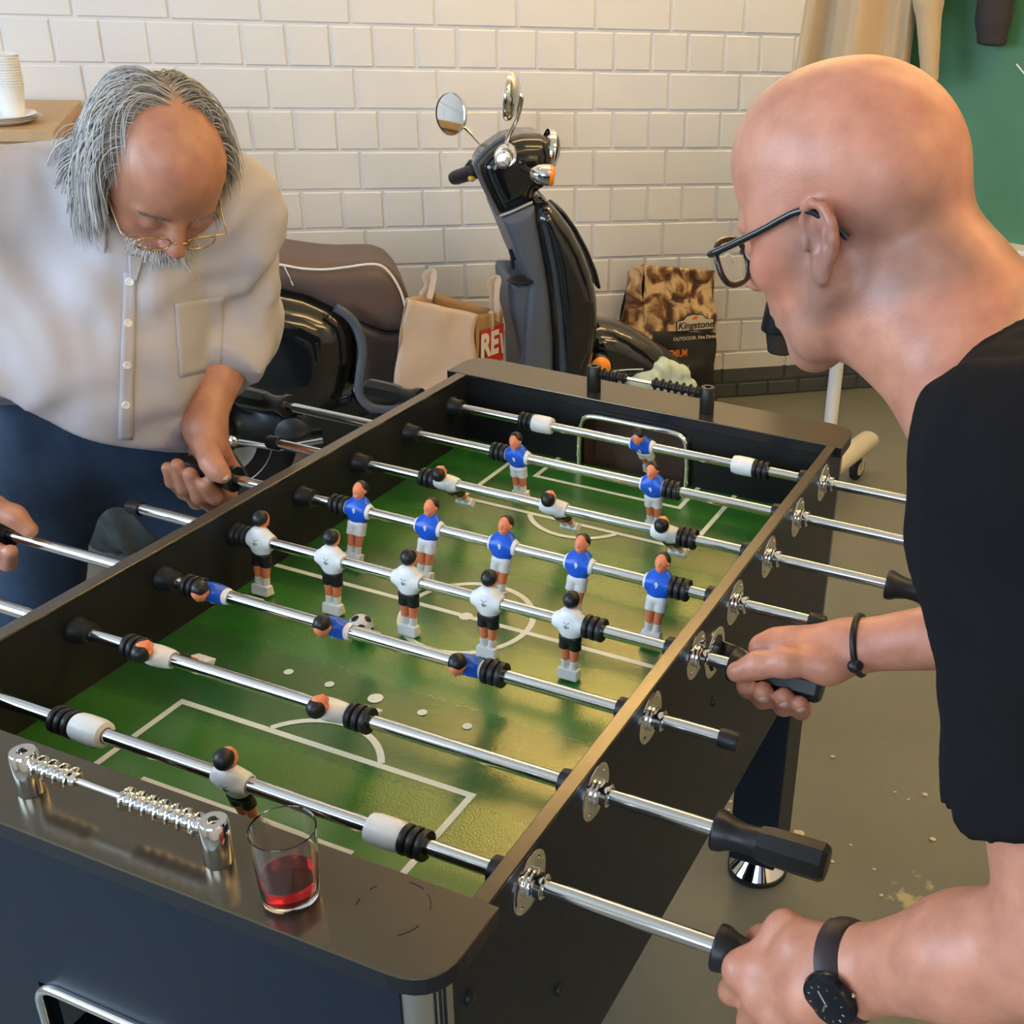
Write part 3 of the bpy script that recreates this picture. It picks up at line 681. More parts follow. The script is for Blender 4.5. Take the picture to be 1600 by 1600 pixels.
# ring marks left by glasses on the board
m_ring = mat('dried_drink', (.012,.008,.007), .6)
q = MB()
for a0, a1 in ((20, 60), (70, 100), (150, 165), (310, 350), (185, 200)):
    pts = [(.297+.031*math.cos(rad(a)), -.112+.031*math.sin(rad(a)), TZ+.0006) for a in range(a0, a1, 4)]
    q.tube(pts, [(.0006, .0002)]*len(pts), 6, flat=(0,0,1)) if False else q.tube(pts, .0005, 5)
tag(q.build('drink_ring', m_ring), 'broken dark ring mark on the near end board beside the tumbler', 'stain', kind='stuff')
# ================================================================ things along the brick wall
_MC = np.array(cam_o.rotation_euler.to_matrix())
def pw(px, py, d):
    """point at distance d from the wall, measured from the photograph"""
    r = _MC @ np.array([(px - 1066.67) / 1854.4, -(py - 800) / 1854.4, -1.0]); D = (CAM - W0) @ N
    p = CAM + r * (D - d) / -(r @ N); q = p - W0; return np.array([q @ U, d, q[2]])
def pf(px, py, z=0.0):
    r = _MC @ np.array([(px - 1066.67) / 1854.4, -(py - 800) / 1854.4, -1.0]); p = CAM + r * (z - CAM[2]) / r[2]; return p
def W3(q): return wp(q[0], q[1], q[2])
D0 = .56
FR = (W0 + N * D0, U, np.array([0,0,1.0]), N)
def prof(px, d): return [tuple(pw(x, y, d)[[0, 2]]) for x, y in px]
def panel(name, px, d, w, r, m, parent, h=.007, off=0.0, **k):
    s = SDF().extr(prof(px, d), off - w/2, off + w/2, r, FR); return sdf_obj(name, s, h, m, parent, it=2, **k)
m_gloss = mat('gloss_black_paint', (.006,.007,.008), .10, spec=.6, coat=.6)
m_greypl = mat('blue_grey_plastic', (.085,.10,.125), .38)
m_dkpl = mat('dark_plastic', (.02,.021,.023), .45)
m_seat = mat('brown_vinyl', (.115,.075,.062), .48, bump=.2, bscale=300, bdist=.0006)
m_under = mat('dark_brown_plastic', (.045,.034,.032), .4)
m_piping = mat('cream_piping', (.75,.72,.66), .45)
m_orange = mat('amber_lens', (.95,.28,.02), .12, coat=.5)
m_engine = mat('dark_cast_metal', (.05,.055,.06), .35, .7)
m_mirror = mat('mirror_face', (.85,.87,.87), .02, 1.0)
m_tyre = mat('tyre_rubber', (.015,.015,.016), .7)
SCO = thing('motor_scooter', 'black motor scooter with brown seat parked along the white brick wall', 'scooter', (0,0,0))
panel('seat', [(330,400),(380,388),(425,388),(462,394),(500,399),(530,401),(560,400),(585,400),(605,407),(622,425),(634,450),(642,478),(640,498),(632,507),(600,508),(570,497),(530,480),(480,455),(430,442),(330,440)], .60, .29, .055, m_seat, SCO, h=.008)
pth = smooth_path([tuple(W3(pw(x, y, .70))) for x, y in [(340,412),(400,409),(440,414),(475,420),(510,421),(545,417),(575,413),(595,415),(612,430),(626,455),(634,482)]], 6)
so = MB().tube(pth, .0034, 8).build('piping', m_piping, SCO, smooth=60)
MB().tube([tuple(W3(pw(x, y, .702))) for x, y in [(443,414),(452,432),(458,446)]], .0018, 6).build('seat_seam', m_piping, SCO)
panel('rear_body', [(300,470),(350,452),(395,446),(430,447),(480,458),(520,476),(545,496),(556,520),(560,560),(553,600),(540,632),(500,655),(440,662),(380,650),(320,620)], .70, .40, .125, m_gloss, SCO, h=.010)
panel('lower_skirt', [(440,640),(520,610),(556,600),(600,640),(640,650),(640,720),(560,740),(480,720)], .72, .30, .05, m_gloss, SCO, h=.010)
panel('front_seat_panel', [(530,478),(570,497),(604,510),(632,508),(630,545),(620,590),(612,640),(575,650),(556,610),(562,550)], .62, .27, .03, m_under, SCO, h=.008)
pth = smooth_path([tuple(W3(pw(x, y, .745))) for x, y in [(524,480),(545,494),(560,516),(567,548),(563,585),(561,606),(566,624),(582,637),(612,640),(640,634)]], 6)
MB().tube(pth, [(.0135,.008)]*len(pth), 10, flat=tuple(U)).build('body_trim', m_greypl, SCO, smooth=60)
panel('floorboard', [(560,640),(620,632),(800,626),(880,616),(880,650),(560,680)], .66, .40, .02, m_dkpl, SCO, h=.010)
# leg shield
panel('leg_shield', [(838,318),(856,313),(872,330),(890,355),(908,390),(921,425),(929,458),(931,500),(926,545),(916,585),(905,625),(862,625),(860,560),(854,480),(846,420),(836,370),(828,335)], .68, .38, .06, m_gloss, SCO)
panel('inner_shield', [(782,339),(800,331),(832,317),(838,350),(847,400),(855,450),(861,520),(862,600),(858,620),(815,615),(813,560),(816,520),(820,470),(823,436),(812,412),(796,372)], .68, .33, .022, m_greypl, SCO, h=.006)
panel('glove_box', [(795,450),(797,440),(846,441),(853,480),(857,530),(858,570),(816,572),(808,530),(798,490)], .70, .27, .030, m_greypl, SCO, h=.006, off=.01)
sl = pw(820, 437, .70)
MB().ball(W3(sl - np.array([.012,0,0])), (.040,.045,.008), 24, 8).build('glove_box_opening', m_rubber, SCO, smooth=60)
panel('front_cover', [(858,318),(872,330),(892,356),(910,390),(922,420),(929,447),(935,447),(928,418),(914,384),(897,352),(878,326),(864,315)], .56, .10, .012, m_dkpl, SCO, h=.005)
q = MB()
a = pw(818, 402, .6); b_ = pw(800, 401, .6); c_ = pw(797, 390, .6); e_ = pw(801, 420, .6)
q.tube([tuple(W3(a)), tuple(W3(b_))], .009, 10).tube([tuple(W3(c_)), tuple(W3(b_)), tuple(W3(e_))], .0055, 8)
q.build('bag_hook', m_dkpl, SCO, smooth=60)
# headset, lamp, indicators
panel('headset', [(745,252),(757,236),(772,225),(790,213),(815,207),(842,207),(856,214),(861,235),(860,262),(852,287),(834,298),(832,316),(802,330),(779,338),(768,318),(755,290),(746,268)], .60, .20, .05, m_gloss, SCO, h=.005)
pth = [tuple(W3(pw(x, y, .66))) for x, y in [(790,214),(768,228),(746,250),(744,262),(757,293),(779,336)]]
MB().tube(smooth_path(pth, 5), .006, 8).build('dash_edge', m_greypl, SCO, smooth=60)
pth = [tuple(W3(pw(x, y, .70))) for x, y in [(781,338),(800,331),(832,316)]]
MB().tube(pth, .005, 8).build('shield_rim', m_alu, SCO, smooth=60)
hc = pw(856, 236, .58)
MB().lathe([(.060,-.01),(.064,0),(.064,.006),(.058,.010)], tuple(U*.97 + np.array([0,0,-.2])), W3(hc), 32, cap=False).build('headlight_rim', m_chrome, SCO, smooth=40)
MB().lathe([(.058,0),(.055,.012),(.042,.024),(.022,.030),(.0004,.032)], tuple(U*.97 + np.array([0,0,-.2])), W3(hc), 32).build('headlight_lens', m_glass, SCO, smooth=60)
MB().lathe([(.0004,-.02),(.03,-.012),(.055,.002)], tuple(U*.97 + np.array([0,0,-.2])), W3(hc), 32, cap=False).build('headlight_reflector', m_chrome, SCO, smooth=60)
def indicator(px, d, r, parent):
    c = pw(*px, d); ax = tuple(U*.98 + N*.12 + np.array([0,0,-.08]))
    o = MB().lathe([(.0004,-.028*r/.02),(r*.55,-.024*r/.02),(r*.9,-.012*r/.02),(r,0),(r,.014)], ax, W3(c), 28).build('indicator_body', m_chrome, parent, smooth=50)
    MB().lathe([(r*.98,.014),(r*.98,.021),(r*.8,.027),(.0004,.030)], ax, W3(c), 28).build('indicator_lens', m_orange, o, smooth=50)
    st = MB().tube([tuple(W3(c + np.array([-.02,-.01,0]))), tuple(W3(c + np.array([-.045,-.09,.004])))], .009, 10).build('indicator_stalk', m_dkpl, o, smooth=60)
indicator((850,273), .74, .029, SCO)
indicator((852,268), .40, .029, SCO)
# handlebar: the near grip points at the camera, the far one shows beyond the dash
g0, g1 = W3(pw(793,240,.70)), W3(pw(786,250,.90))
dv = (g1-g0).normalized(); L = (g1-g0).length
MB().lathe([(.024,0),(.024,L*.2),(.020,L*.24),(.0185,L*.9)], tuple(dv), g0, 24).build('grip', m_blackpl, SCO, smooth=50)
MB().lathe([(.019,L*.88),(.0215,L*.90),(.0215,L),(.015,L+.008),(.0003,L+.009)], tuple(dv), g0, 24).build('bar_end', m_chrome, SCO, smooth=40)
rib = MB()
for k in range(20):
    a = 2*math.pi*k/20; X = dv.orthogonal().normalized(); Y = dv.cross(X); o_ = X*(.0245*math.cos(a)) + Y*(.0245*math.sin(a))
    rib.tube([g0 + o_ + dv*.01, g0 + o_ + dv*L*.62], .0022, 5)
MB().lathe([(.0245,0),(.029,.004),(.029,L*.55),(.0245,L*.6)], tuple(dv), g0, 28).build('switch_housing', m_chrome, SCO, smooth=40)
g2, g3 = W3(pw(760,262,.36)), W3(pw(708,279,.24))
dv2 = (g3-g2).normalized(); L2 = (g3-g2).length
MB().lathe([(.016,0),(.016,L2*.3),(.0225,L2*.34),(.022,L2*.9),(.019,L2),(.0003,L2+.002)], tuple(dv2), g2, 24).build('grip', m_blackpl, SCO, smooth=40)
MB().ball(W3(pw(737,279,.33)), (.012,.012,.009), 12, 8).build('switch_button', mat('yellow_button', (.75,.42,.06), .4), SCO, smooth=60)
MB().tube([tuple(W3(pw(x,y,d))) for x,y,d in [(752,258,.38),(735,252,.30),(728,262,.27)]], .006, 8).build('brake_lever', m_dkpl, SCO, smooth=60)
def mirror(c, d, nrm, rx, stem, parent):
    C_ = W3(pw(*c, d)); n_ = Vector(nrm).normalized()
    o = MB().lathe([(.0003,-.026),(rx*.55,-.022),(rx*.92,-.010),(rx,0),(rx*.99,.005),(rx*.93,.006)], tuple(n_), C_, 36, cap=False).build('mirror_shell', m_chrome, parent, smooth=50)
    MB().lathe([(rx*.94,.0035),(.0003,.0036)], tuple(n_), C_, 36, cap=False).build('mirror_glass', m_mirror, o)
    MB().tube(smooth_path([tuple(W3(pw(x, y, dd))) for x, y, dd in stem], 6), .0058, 10).build('mirror_stem', m_chrome, o, smooth=60)
cv = np.array(CAM)
def toward(c, d, mix):                                     # mirrors face back to the rider (-u) and out to the camera side
    return tuple(-U*mix[0] + N*mix[1] + np.array([0,0,mix[2]]))
mirror((705,178), .30, toward(0,0,(.80,.62,.12)), .062, [(712,186,.28),(735,208,.30),(757,233,.36)], SCO)
mirror((797,150), .80, toward(0,0,(.99,-.38,.14)), .063, [(803,150,.80),(812,148,.80),(815,156,.80),(808,185,.78),(795,212,.74),(789,232,.70)], SCO)
# front fender, wheel, lamp on the fender
panel('front_fender', [(905,540),(918,512),(940,505),(965,508),(992,519),(1018,534),(1040,552),(1054,572),(1060,596),(1052,612),(1000,602),(950,600),(915,610)], .62, .19, .085, m_gloss, SCO)
c = pw(938, 573, .69)
MB().lathe([(.036,-.03),(.036,0),(.033,.004)], tuple(N), W3(c), 28).build('marker_lamp_body', m_gloss, SCO, smooth=40)
MB().lathe([(.032,0.003),(.030,.010),(.018,.015),(.0003,.017)], tuple(N), W3(c), 28).build('marker_lamp_lens', m_orange, SCO, smooth=60)
def wheel(u, parent):
    c = wp(u, D0, .225); prof_ = [(.150,-.045),(.19,-.05),(.215,-.035),(.224,-.012),(.224,.012),(.215,.035),(.19,.05),(.150,.045)]
    o = MB().lathe(prof_, tuple(N), c, 40).build('tyre', m_tyre, parent, smooth=40)
    MB().lathe([(.02,-.06),(.05,-.055),(.14,-.04),(.152,-.046),(.152,.046),(.14,.04),(.05,.055),(.02,.06)], tuple(N), c, 40).build('wheel_rim', m_alu, o, smooth=40)
wheel(.96, SCO); wheel(-.27, SCO)
MB().tube([tuple(wp(.70,D0,.62)), tuple(wp(.80,D0,.42)), tuple(wp(.96,D0+.08,.225))], .028, 12).build('fork', m_dkpl, SCO, smooth=60)
# engine, kick starter and stand below the seat, seen past the man's arm
s = SDF().cone(W3((-.30,.60,.27)), W3((-.02,.62,.28)), .075, .06, .03).cone(W3((-.10,.62,.34)), W3((.06,.62,.30)), .05, .05, .03).ell(W3((-.30,.66,.27)), (.10,.06,.10), .03)
sdf_obj('engine_case', s, .008, m_engine, SCO, it=1)
MB().lathe([(.045,-.02),(.05,0),(.05,.03),(.03,.04),(.0003,.042)], tuple(N), W3((-.06,.68,.27)), 24).build('engine_cover', m_engine, SCO, smooth=40)
MB().tube([tuple(W3(q_)) for q_ in [(-.22,.72,.27),(-.10,.74,.245),(.02,.74,.26)]], .011, 10).build('kick_starter', m_chrome, SCO, smooth=60)
MB().ball(W3((-.22,.72,.27)), .02, 14, 10).build('kick_boss', m_chrome, SCO, smooth=60)
MB().tube([tuple(W3(q_)) for q_ in [(.05,.60,.25),(.0,.72,.02),(-.05,.73,.012)]], .011, 10).build('side_stand', m_dkpl, SCO, smooth=60)
MB().tube([tuple(W3(q_)) for q_ in [(-.15,.44,.20),(-.47,.44,.24)]], .045, 14).build('exhaust', m_chrome, SCO, smooth=60)
# ---------------------------------------------------------------- paper shopping bag on the floorboard
def n3(p, s=1.0, seed=0.0):
    from mathutils import noise as nz
    return nz.noise(Vector((p[0]*s + seed, p[1]*s + seed*1.7, p[2]*s - seed)))
m_kraft = mat('kraft_paper', (.58,.42,.29), .7, noise=.06, nscale=30); m_kraftin = mat('kraft_paper_inside', (.40,.24,.11), .75)
m_red = mat('red_print', (.55,.035,.02), .6); m_whitepr = mat('white_print', (.80,.76,.70), .6)
def grid_mesh(f, nu, nv, mats, name, parent, amp=.006, sc=14, seed=0, solid=.0012, mfn=None, two=None):
    q = MB(); v = []
    for j in range(nv+1):
        for i in range(nu+1):
            p = Vector(f(i/nu, j/nv)); e = Vector((n3(p, sc, seed), n3(p, sc, seed+9), n3(p, sc, seed+19)*.4)); v.append(p + e*amp)
    fc = [(j*(nu+1)+i, j*(nu+1)+i+1, (j+1)*(nu+1)+i+1, (j+1)*(nu+1)+i) for j in range(nv) for i in range(nu)]
    q.add(v, fc)
    if mfn: q.m = [mfn((i+.5)/nu, (j+.5)/nv) for j in range(nv) for i in range(nu)]
    o = q.build(name, mats, parent, smooth=28)
    if solid: m = o.modifiers.new('thickness', 'SOLIDIFY'); m.thickness = solid; m.offset = 0
    return o
def quadpatch(a, b, c, d):                                   # bilinear patch, a b along the bottom, d c along the top
    a, b, c, d = map(Vector, (a, b, c, d)); return lambda s, t: (a*(1-s)+b*s)*(1-t) + (d*(1-s)+c*s)*t
BAG = thing('paper_bag', 'brown paper shopping bag with red print standing on the scooter floorboard', 'paper bag', (0,0,0))
dn, df = .80, .64
A0, A1 = W3(pw(612,630,dn)), W3(pw(742,618,dn)); T0, T1 = W3(pw(634,466,dn)), W3(pw(745,491,dn))
B1, S1 = W3(pw(784,600,.68)), W3(pw(785,488,.68)); B0, S0 = A0 + (B1-A1), T0 + (S1-T1) + Vector((0,0,.012))
grid_mesh(quadpatch(A0,A1,T1,T0), 16, 18, [m_kraft], 'front_panel', BAG, .010, 13, 1)
grid_mesh(quadpatch(A1,B1,S1,T1), 8, 18, [m_kraftin], 'side_panel', BAG, .003, 13, 2)
grid_mesh(quadpatch(B1,B0,S0,S1), 14, 14, [m_kraftin], 'back_panel', BAG, .008, 13, 3)
grid_mesh(quadpatch(B0,A0,T0,S0), 8, 14, [m_kraft], 'side_panel', BAG, .008, 13, 4)
MB().add([A0,A1,B1,B0], [(0,1,2,3)]).build('base', m_kraftin, BAG)
for top, w_ in (((672,424), (655,465)), ((773,434), (768,500))):
    x, y = top; dd = .74 if x < 700 else .71
    pts = [(w_[0]+3, w_[1]-4), (x-4, y+22), (x-8, y+8), (x, y), (x+6, y+2), (x+3, y+24), (w_[0]+16 if x < 700 else w_[0]+8, w_[1]+2)]
    MB().tube(smooth_path([tuple(W3(pw(a_, b_, dd + .012*(k_-3)/3))) for k_, (a_, b_) in enumerate(pts)], 4), [(.0012,.009)]*(6*4+1), 8, flat=tuple(N)).build('handle', m_kraft, BAG, smooth=60)
sd = quadpatch(A1,B1,S1,T1); sn = ((B1-A1).cross(S1-B1)).normalized()
if sn.dot(Vector(CAM) - A1) < 0: sn = -sn
P4 = [sd(s_, t_) + sn*.006 for s_, t_ in ((.10,.36),(.985,.36),(.985,.86),(.10,.80))]
MB().add(P4, [(0,1,2,3)]).build('red_panel', m_red, BAG)
def text_mesh(txt, size, bold=0.0, shear=0.0, ext=.0004):
    cu = bpy.data.curves.new('lettering', 'FONT'); cu.body = txt; cu.size = size; cu.offset = bold; cu.shear = shear; cu.extrude = ext; cu.align_x = 'CENTER'; cu.align_y = 'CENTER'
    o = bpy.data.objects.new('lettering', cu); COL.objects.link(o); dg = bpy.context.evaluated_depsgraph_get(); dg.update()
    me = bpy.data.meshes.new_from_object(o.evaluated_get(dg)); bpy.data.objects.remove(o); bpy.data.curves.remove(cu); return me
def place_text(txt, size, pos, X, Z_, m, parent, name='lettering', bold=0.0, shear=0.0, sx=1.0):
    me = text_mesh(txt, size, bold, shear); me.materials.clear(); me.materials.append(m); o = bpy.data.objects.new(name, me); COL.objects.link(o)
    X = Vector(X).normalized(); Y = Vector(Z_); Y = (Y - X*Y.dot(X)).normalized(); Zn = X.cross(Y)
    Mx = Matrix(((X[0]*sx,Y[0],Zn[0],pos[0]),(X[1]*sx,Y[1],Zn[1],pos[1]),(X[2]*sx,Y[2],Zn[2],pos[2]),(0,0,0,1)))
    me.transform(Mx); o.parent = parent; return o
place_text('RE', .092, sd(.42,.60) + sn*.008, B1-A1, (0,0,1), m_whitepr, BAG, bold=.004, sx=1.0)
e1 = [sd(a_, b_) + sn*.008 for a_, b_ in ((.80,.73),(.90,.73),(.97,.45),(.90,.45))]
MB().add(e1, [(0,1,2,3)]).build('lettering', m_whitepr, BAG)
MB().tube([sd(.5,1.02)+sn*.004, sd(.5,.80)+sn*.004], .009, 4).build('handle_tab', m_kraft, BAG)
# ---------------------------------------------------------------- charcoal sack against the wall
m_sack, nt, b = nodes('sack_picture'); b.inputs['Roughness'].default_value = .38
tc = nt.nodes.new('ShaderNodeTexCoord'); n1 = nt.nodes.new('ShaderNodeTexNoise'); n1.inputs['Scale'].default_value = 13; n1.inputs['Detail'].default_value = 4; n1.inputs['Distortion'].default_value = 1.2
nt.links.new(tc.outputs['Object'], n1.inputs['Vector']); rp_ = nt.nodes.new('ShaderNodeValToRGB'); e = rp_.color_ramp.elements
e[0].position = .40; e[0].color = (.05,.018,.006,1); e[1].position = .60; e[1].color = (.66,.47,.24,1); k_ = e.new(.49); k_.color = (.22,.095,.03,1)
nt.links.new(n1.outputs[0], rp_.inputs[0]); nt.links.new(rp_.outputs[0], b.inputs['Base Color'])
m_sackblk = mat('sack_black', (.022,.020,.018), .36); m_sackfire = mat('sack_embers', (.35,.09,.02), .45, noise=.9, nscale=60); m_cream = mat('cream_print', (.66,.58,.44), .5); m_oprint = mat('orange_print', (.75,.20,.03), .5); m_darkpr = mat('dark_print', (.02,.015,.012), .5)
SK = thing('charcoal_sack', 'crumpled brown and black charcoal sack leaning against the brick wall', 'sack', (0,0,0))
fd = .24
F0, F1, F2, F3 = W3((pw(1008,560,fd)[0], fd, .005)), W3((pw(1118,600,fd)[0]+.01, fd-.02, .005)), W3(pw(1116,424,fd-.10)), W3(pw(1006,412,fd-.10))
G0, G3 = W3((pw(952,560,fd-.06)[0], fd-.10, .005)), W3(pw(982,424,fd-.14))
fp = quadpatch(F0,F1,F2,F3); fnm = ((F1-F0).cross(F3-F0)).normalized()
def bulge(s, t): return fp(s, t) + fnm*(.035*math.sin(math.pi*min(1, t*1.15))*math.sin(math.pi*(.1+.8*s))) if t < .87 else fp(s, t) + fnm*.035*math.sin(math.pi*1)*.0
if fnm.dot(Vector(CAM)-F0) < 0: fnm = -fnm
def fmat(s, t):
    if t < .10 and .35 < s: return 2
    return 1 if t < .60 and s > .12 else 0
grid_mesh(bulge, 26, 48, [m_sack, m_sackblk, m_sackfire], 'sack_front', SK, .013, 12, 5, .002, fmat)
sdq = quadpatch(G0,F0,F3,G3)
grid_mesh(lambda s, t: sdq(s, t) + Vector(-U)*(.035*math.sin(math.pi*t)*math.sin(math.pi*s)), 10, 36, [m_sack], 'sack_side', SK, .014, 14, 6, .002)
H1 = F1 + Vector(-N)*.16; H2 = F2 + Vector(-N)*.012; H0 = G0 + Vector(-N)*.05; H3 = G3 + Vector(-N)*.004
grid_mesh(quadpatch(F1,H1,H2,F2), 6, 20, [m_sackblk, m_sack], 'sack_side', SK, .006, 14, 7, .002, lambda s, t: 1 if t > .6 else 0)
grid_mesh(quadpatch(H0,H1,H2,H3), 8, 20, [m_sackblk], 'sack_back', SK, .004, 14, 8, .002)
def onf(s, t, k=.012): return bulge(s, t) + fnm*k
def fx(s0, s1, t): return bulge(s1, t) - bulge(s0, t)
Xf = (F1-F0).normalized(); Zf = (F3-F0)
cart = [(-.5,-.5),(.5,-.5),(.5,.22),(.30,.30),(.20,.62),(-.06,.70),(-.22,.60),(-.32,.30),(-.5,.22)]
cc = onf(.665,.665,.020)
w_, h_ = .145, .050; Zu = (Zf - Xf*Zf.dot(Xf)).normalized()
MB().add([cc + Xf*(x*w_) + Zu*(y*h_) for x, y in cart], [tuple(range(9))]).build('name_plate', m_darkpr, SK)
MB().add([cc + fnm*.001 + Xf*(x*w_*.94) + Zu*(y*h_*.88) for x, y in cart], [tuple(range(9))]).build('name_plate', m_cream, SK)
place_text('Kingstone', .033, cc + fnm*.002 - Zu*.006, Xf, Zu, m_darkpr, SK, bold=.0006, shear=.25)
MB().add([cc + fnm*.002 + Xf*x + Zu*y for x, y in ((-.012,.014),(.006,.014),(.010,.026),(-.004,.027))], [(0,1,2,3)]).build('plate_emblem', m_oprint, SK)
place_text('OUTDOOR. Fire Dining.', .0165, onf(.665,.575,.020), Xf, Zu, m_cream, SK, bold=.0003)
place_text('PREMIUM', .036, onf(.36,.475,.026), Xf, Zu, m_oprint, SK, bold=.0006, sx=.62)
place_text('COAL', .036, onf(.46,.375,.028), Xf, Zu, m_oprint, SK, bold=.0006, sx=.62)
ss = sdq(.42,.60) + (Vector(-U)*.8 + Vector(N)*.6).normalized()*.034
# ---------------------------------------------------------------- pale green cloth over the nose of the fender
m_cloth = mat('pale_green_cloth', (.52,.62,.50), .8, bump=.2, bscale=400, bdist=.0008)
s = SDF()
for a_, b_, r1, r2 in (((1000,590),(1035,574),.018,.026), ((1035,574),(1062,584),.028,.030), ((1018,592),(1070,598),.030,.026), ((1000,600),(1074,606),.026,.030), ((985,596),(1005,590),.008,.018)):
    s.cone(W3(pw(*a_, .64)), W3(pw(*b_, .63)), r1, r2, .02)
def crinkle(P, F):
    return F + .0035*np.sin(P[...,0]*90 + 60*P[...,2] + 2*np.sin(P[...,1]*50))*np.sin(P[...,2]*70 + P[...,1]*60) + .002*np.sin(P[...,1]*150 + P[...,0]*90)
o = sdf_obj('cleaning_cloth', s, .005, m_cloth, None, post=crinkle, it=1)
tag(o, 'pale green cloth draped over the nose of the scooter fender', 'cloth')
MB().tube(smooth_path([tuple(W3(pw(x, y, .70))) for x, y in [(922,592),(945,583),(975,578),(1005,577)]], 6), .0022, 6).build('cloth_cord', m_cloth, o)
# ---------------------------------------------------------------- chalkboard on a rolling stand
PB = np.array([1.51, .98]); bdv = np.array([.65, .76])
def bpnt(s, o=0.0, z=0.0): q = PB + bdv*s + np.array([-bdv[1], bdv[0]])*o; return wp(q[0], q[1], z)   # s along the board, o towards the room side
def pb(px, py, o):
    r = _MC @ np.array([(px - 1066.67) / 1854.4, -(py - 800) / 1854.4, -1.0]); nn = U*(-bdv[1]) + N*bdv[0]; q0 = W0 + U*PB[0] + N*PB[1] + nn*o
    p = CAM + r * (((q0 - CAM) @ nn) / (r @ nn)); q = p - W0 - U*PB[0] - N*PB[1]; return float((q @ U)*bdv[0] + (q @ N)*bdv[1]), float(p[2])
m_green, nt, b = nodes('green_chalkboard'); b.inputs['Roughness'].default_value = .5
tc = nt.nodes.new('ShaderNodeTexCoord'); n1 = nt.nodes.new('ShaderNodeTexNoise'); n1.inputs['Scale'].default_value = 3.0; n1.inputs['Detail'].default_value = 6; nt.links.new(tc.outputs['Object'], n1.inputs['Vector'])
r_ = nt.nodes.new('ShaderNodeValToRGB'); r_.color_ramp.elements[0].position = .3; r_.color_ramp.elements[0].color = (.035,.155,.070,1); r_.color_ramp.elements[1].position = .75; r_.color_ramp.elements[1].color = (.075,.22,.115,1)
nt.links.new(n1.outputs[0], r_.inputs[0]); nt.links.new(r_.outputs[0], b.inputs['Base Color'])
m_whitemet = mat('white_enamel_metal', (.78,.78,.77), .3); m_beige = mat('beige_plastic', (.55,.52,.42), .4); m_chalk = mat('chalk', (.75,.80,.72), .9)
CB = thing('chalkboard', 'green chalkboard with white tray on a rolling stand behind the bald man', 'chalkboard', (0,0,0))
def slab(s0, s1, o0, o1, z0, z1): return MB().add([bpnt(a_, b_, c_) for c_ in (z0, z1) for a_, b_ in ((s0,o0),(s1,o0),(s1,o1),(s0,o1))], [(0,1,2,3)[::-1],(4,5,6,7),(0,1,5,4),(1,2,6,5),(2,3,7,6),(3,0,4,7)])
slab(.02, 1.9, -.02, .0, .912, 2.1).build('board_surface', m_green, CB, normals=True)
slab(.0, 1.92, -.025, .075, .899, .912).build('chalk_tray', m_whitemet, CB, normals=True, bevel=.003)
slab(.0, .02, -.025, .008, .912, 2.12).build('board_frame', m_alu, CB, normals=True); slab(1.9, 1.92, -.025, .008, .912, 2.12).build('board_frame', m_alu, CB, normals=True); slab(.0, 1.92, -.025, .008, 2.1, 2.12).build('board_frame', m_alu, CB, normals=True)
for s_ in (-.03, 1.95):
    MB().tube([bpnt(s_, -.01, .09), bpnt(s_, -.01, 2.16)], .0205, 18).build('stand_pole', m_whitemet, CB, smooth=60)
    f_ = SDF().cone(bpnt(s_, .35, .115), bpnt(s_, -.34, .115), .030, k=.01, sq=((0,0,1), (1.0, 1.25)))
    fo = sdf_obj('stand_foot', f_, .007, m_beige, CB, it=1)
    for o_ in (-.27, .29):
        c_ = bpnt(s_, o_, .04); ax = tuple(bpnt(1,0,0) - bpnt(0,0,0)); n_ = MB().lathe([(.0003,-.013),(.034,-.013),(.040,-.009),(.040,.009),(.034,.013),(.0003,.013)], ax, c_, 24).build('caster_wheel', m_tyre, fo, smooth=40)
        MB().lathe([(.024,-.0145),(.024,.0145)], ax, c_, 20).build('caster_hub', m_beige, fo, smooth=40)
        t1 = Vector(c_); av = Vector(ax).normalized()
        MB().tube([t1+av*.018, t1+av*.018+Vector((0,0,.045)), t1-av*.018+Vector((0,0,.045)), t1-av*.018], .006, 8).tube([t1+Vector((0,0,.045)), t1+Vector((0,0,.09))], .008, 8).build('caster_fork', m_beige, fo, smooth=60)
c1_, c2_ = pb(1588,100,.002), pb(1606,122,.002)
MB().tube([bpnt(c1_[0],.002,c1_[1]), bpnt(c2_[0],.002,c2_[1])], .0022, 6).build('chalk_stroke', m_chalk, CB)
# hanging coat: folded beige wool sheet over the top corner of the stand
m_wool = mat('beige_wool', (.50,.37,.22), .9, noise=.10, nscale=260, bump=.4, bscale=500, bdist=.001, sheen=.4)
m_darkwool = mat('dark_knit', (.035,.030,.032), .9, bump=.4, bscale=300, bdist=.001); m_jacket = mat('dark_blue_jacket', (.012,.016,.026), .38)
def coat(s0, s1, ob, z0, z1, nf, ph):
    q = MB(); v = []; nu, nv = 90, 26
    for j in range(nv+1):
        t = j/nv; z = z1 + (z0-z1)*t; sp = .72 + .28*t
        for i in range(nu):
            a = 2*math.pi*i/nu; c = (s0+s1)/2; hw = (s1-s0)/2*sp
            w = .030*math.sin(nf*a + ph + .6*t) * (.35+.65*t) + .012*math.sin(2.3*nf*a - 1.3*t + ph)
            v.append(bpnt(c + hw*math.cos(a) + (s0-c)*.25*t, ob + (.055 + w)*math.sin(a) + w*.4, z + .05*math.cos(a*1.0)*t))
    f = [(j*nu+i, j*nu+(i+1) % nu, (j+1)*nu+(i+1) % nu, (j+1)*nu+i) for j in range(nv) for i in range(nu)] + [tuple(range(nu))[::-1], tuple(nv*nu+i for i in range(nu))]
    return q.add(v, f)
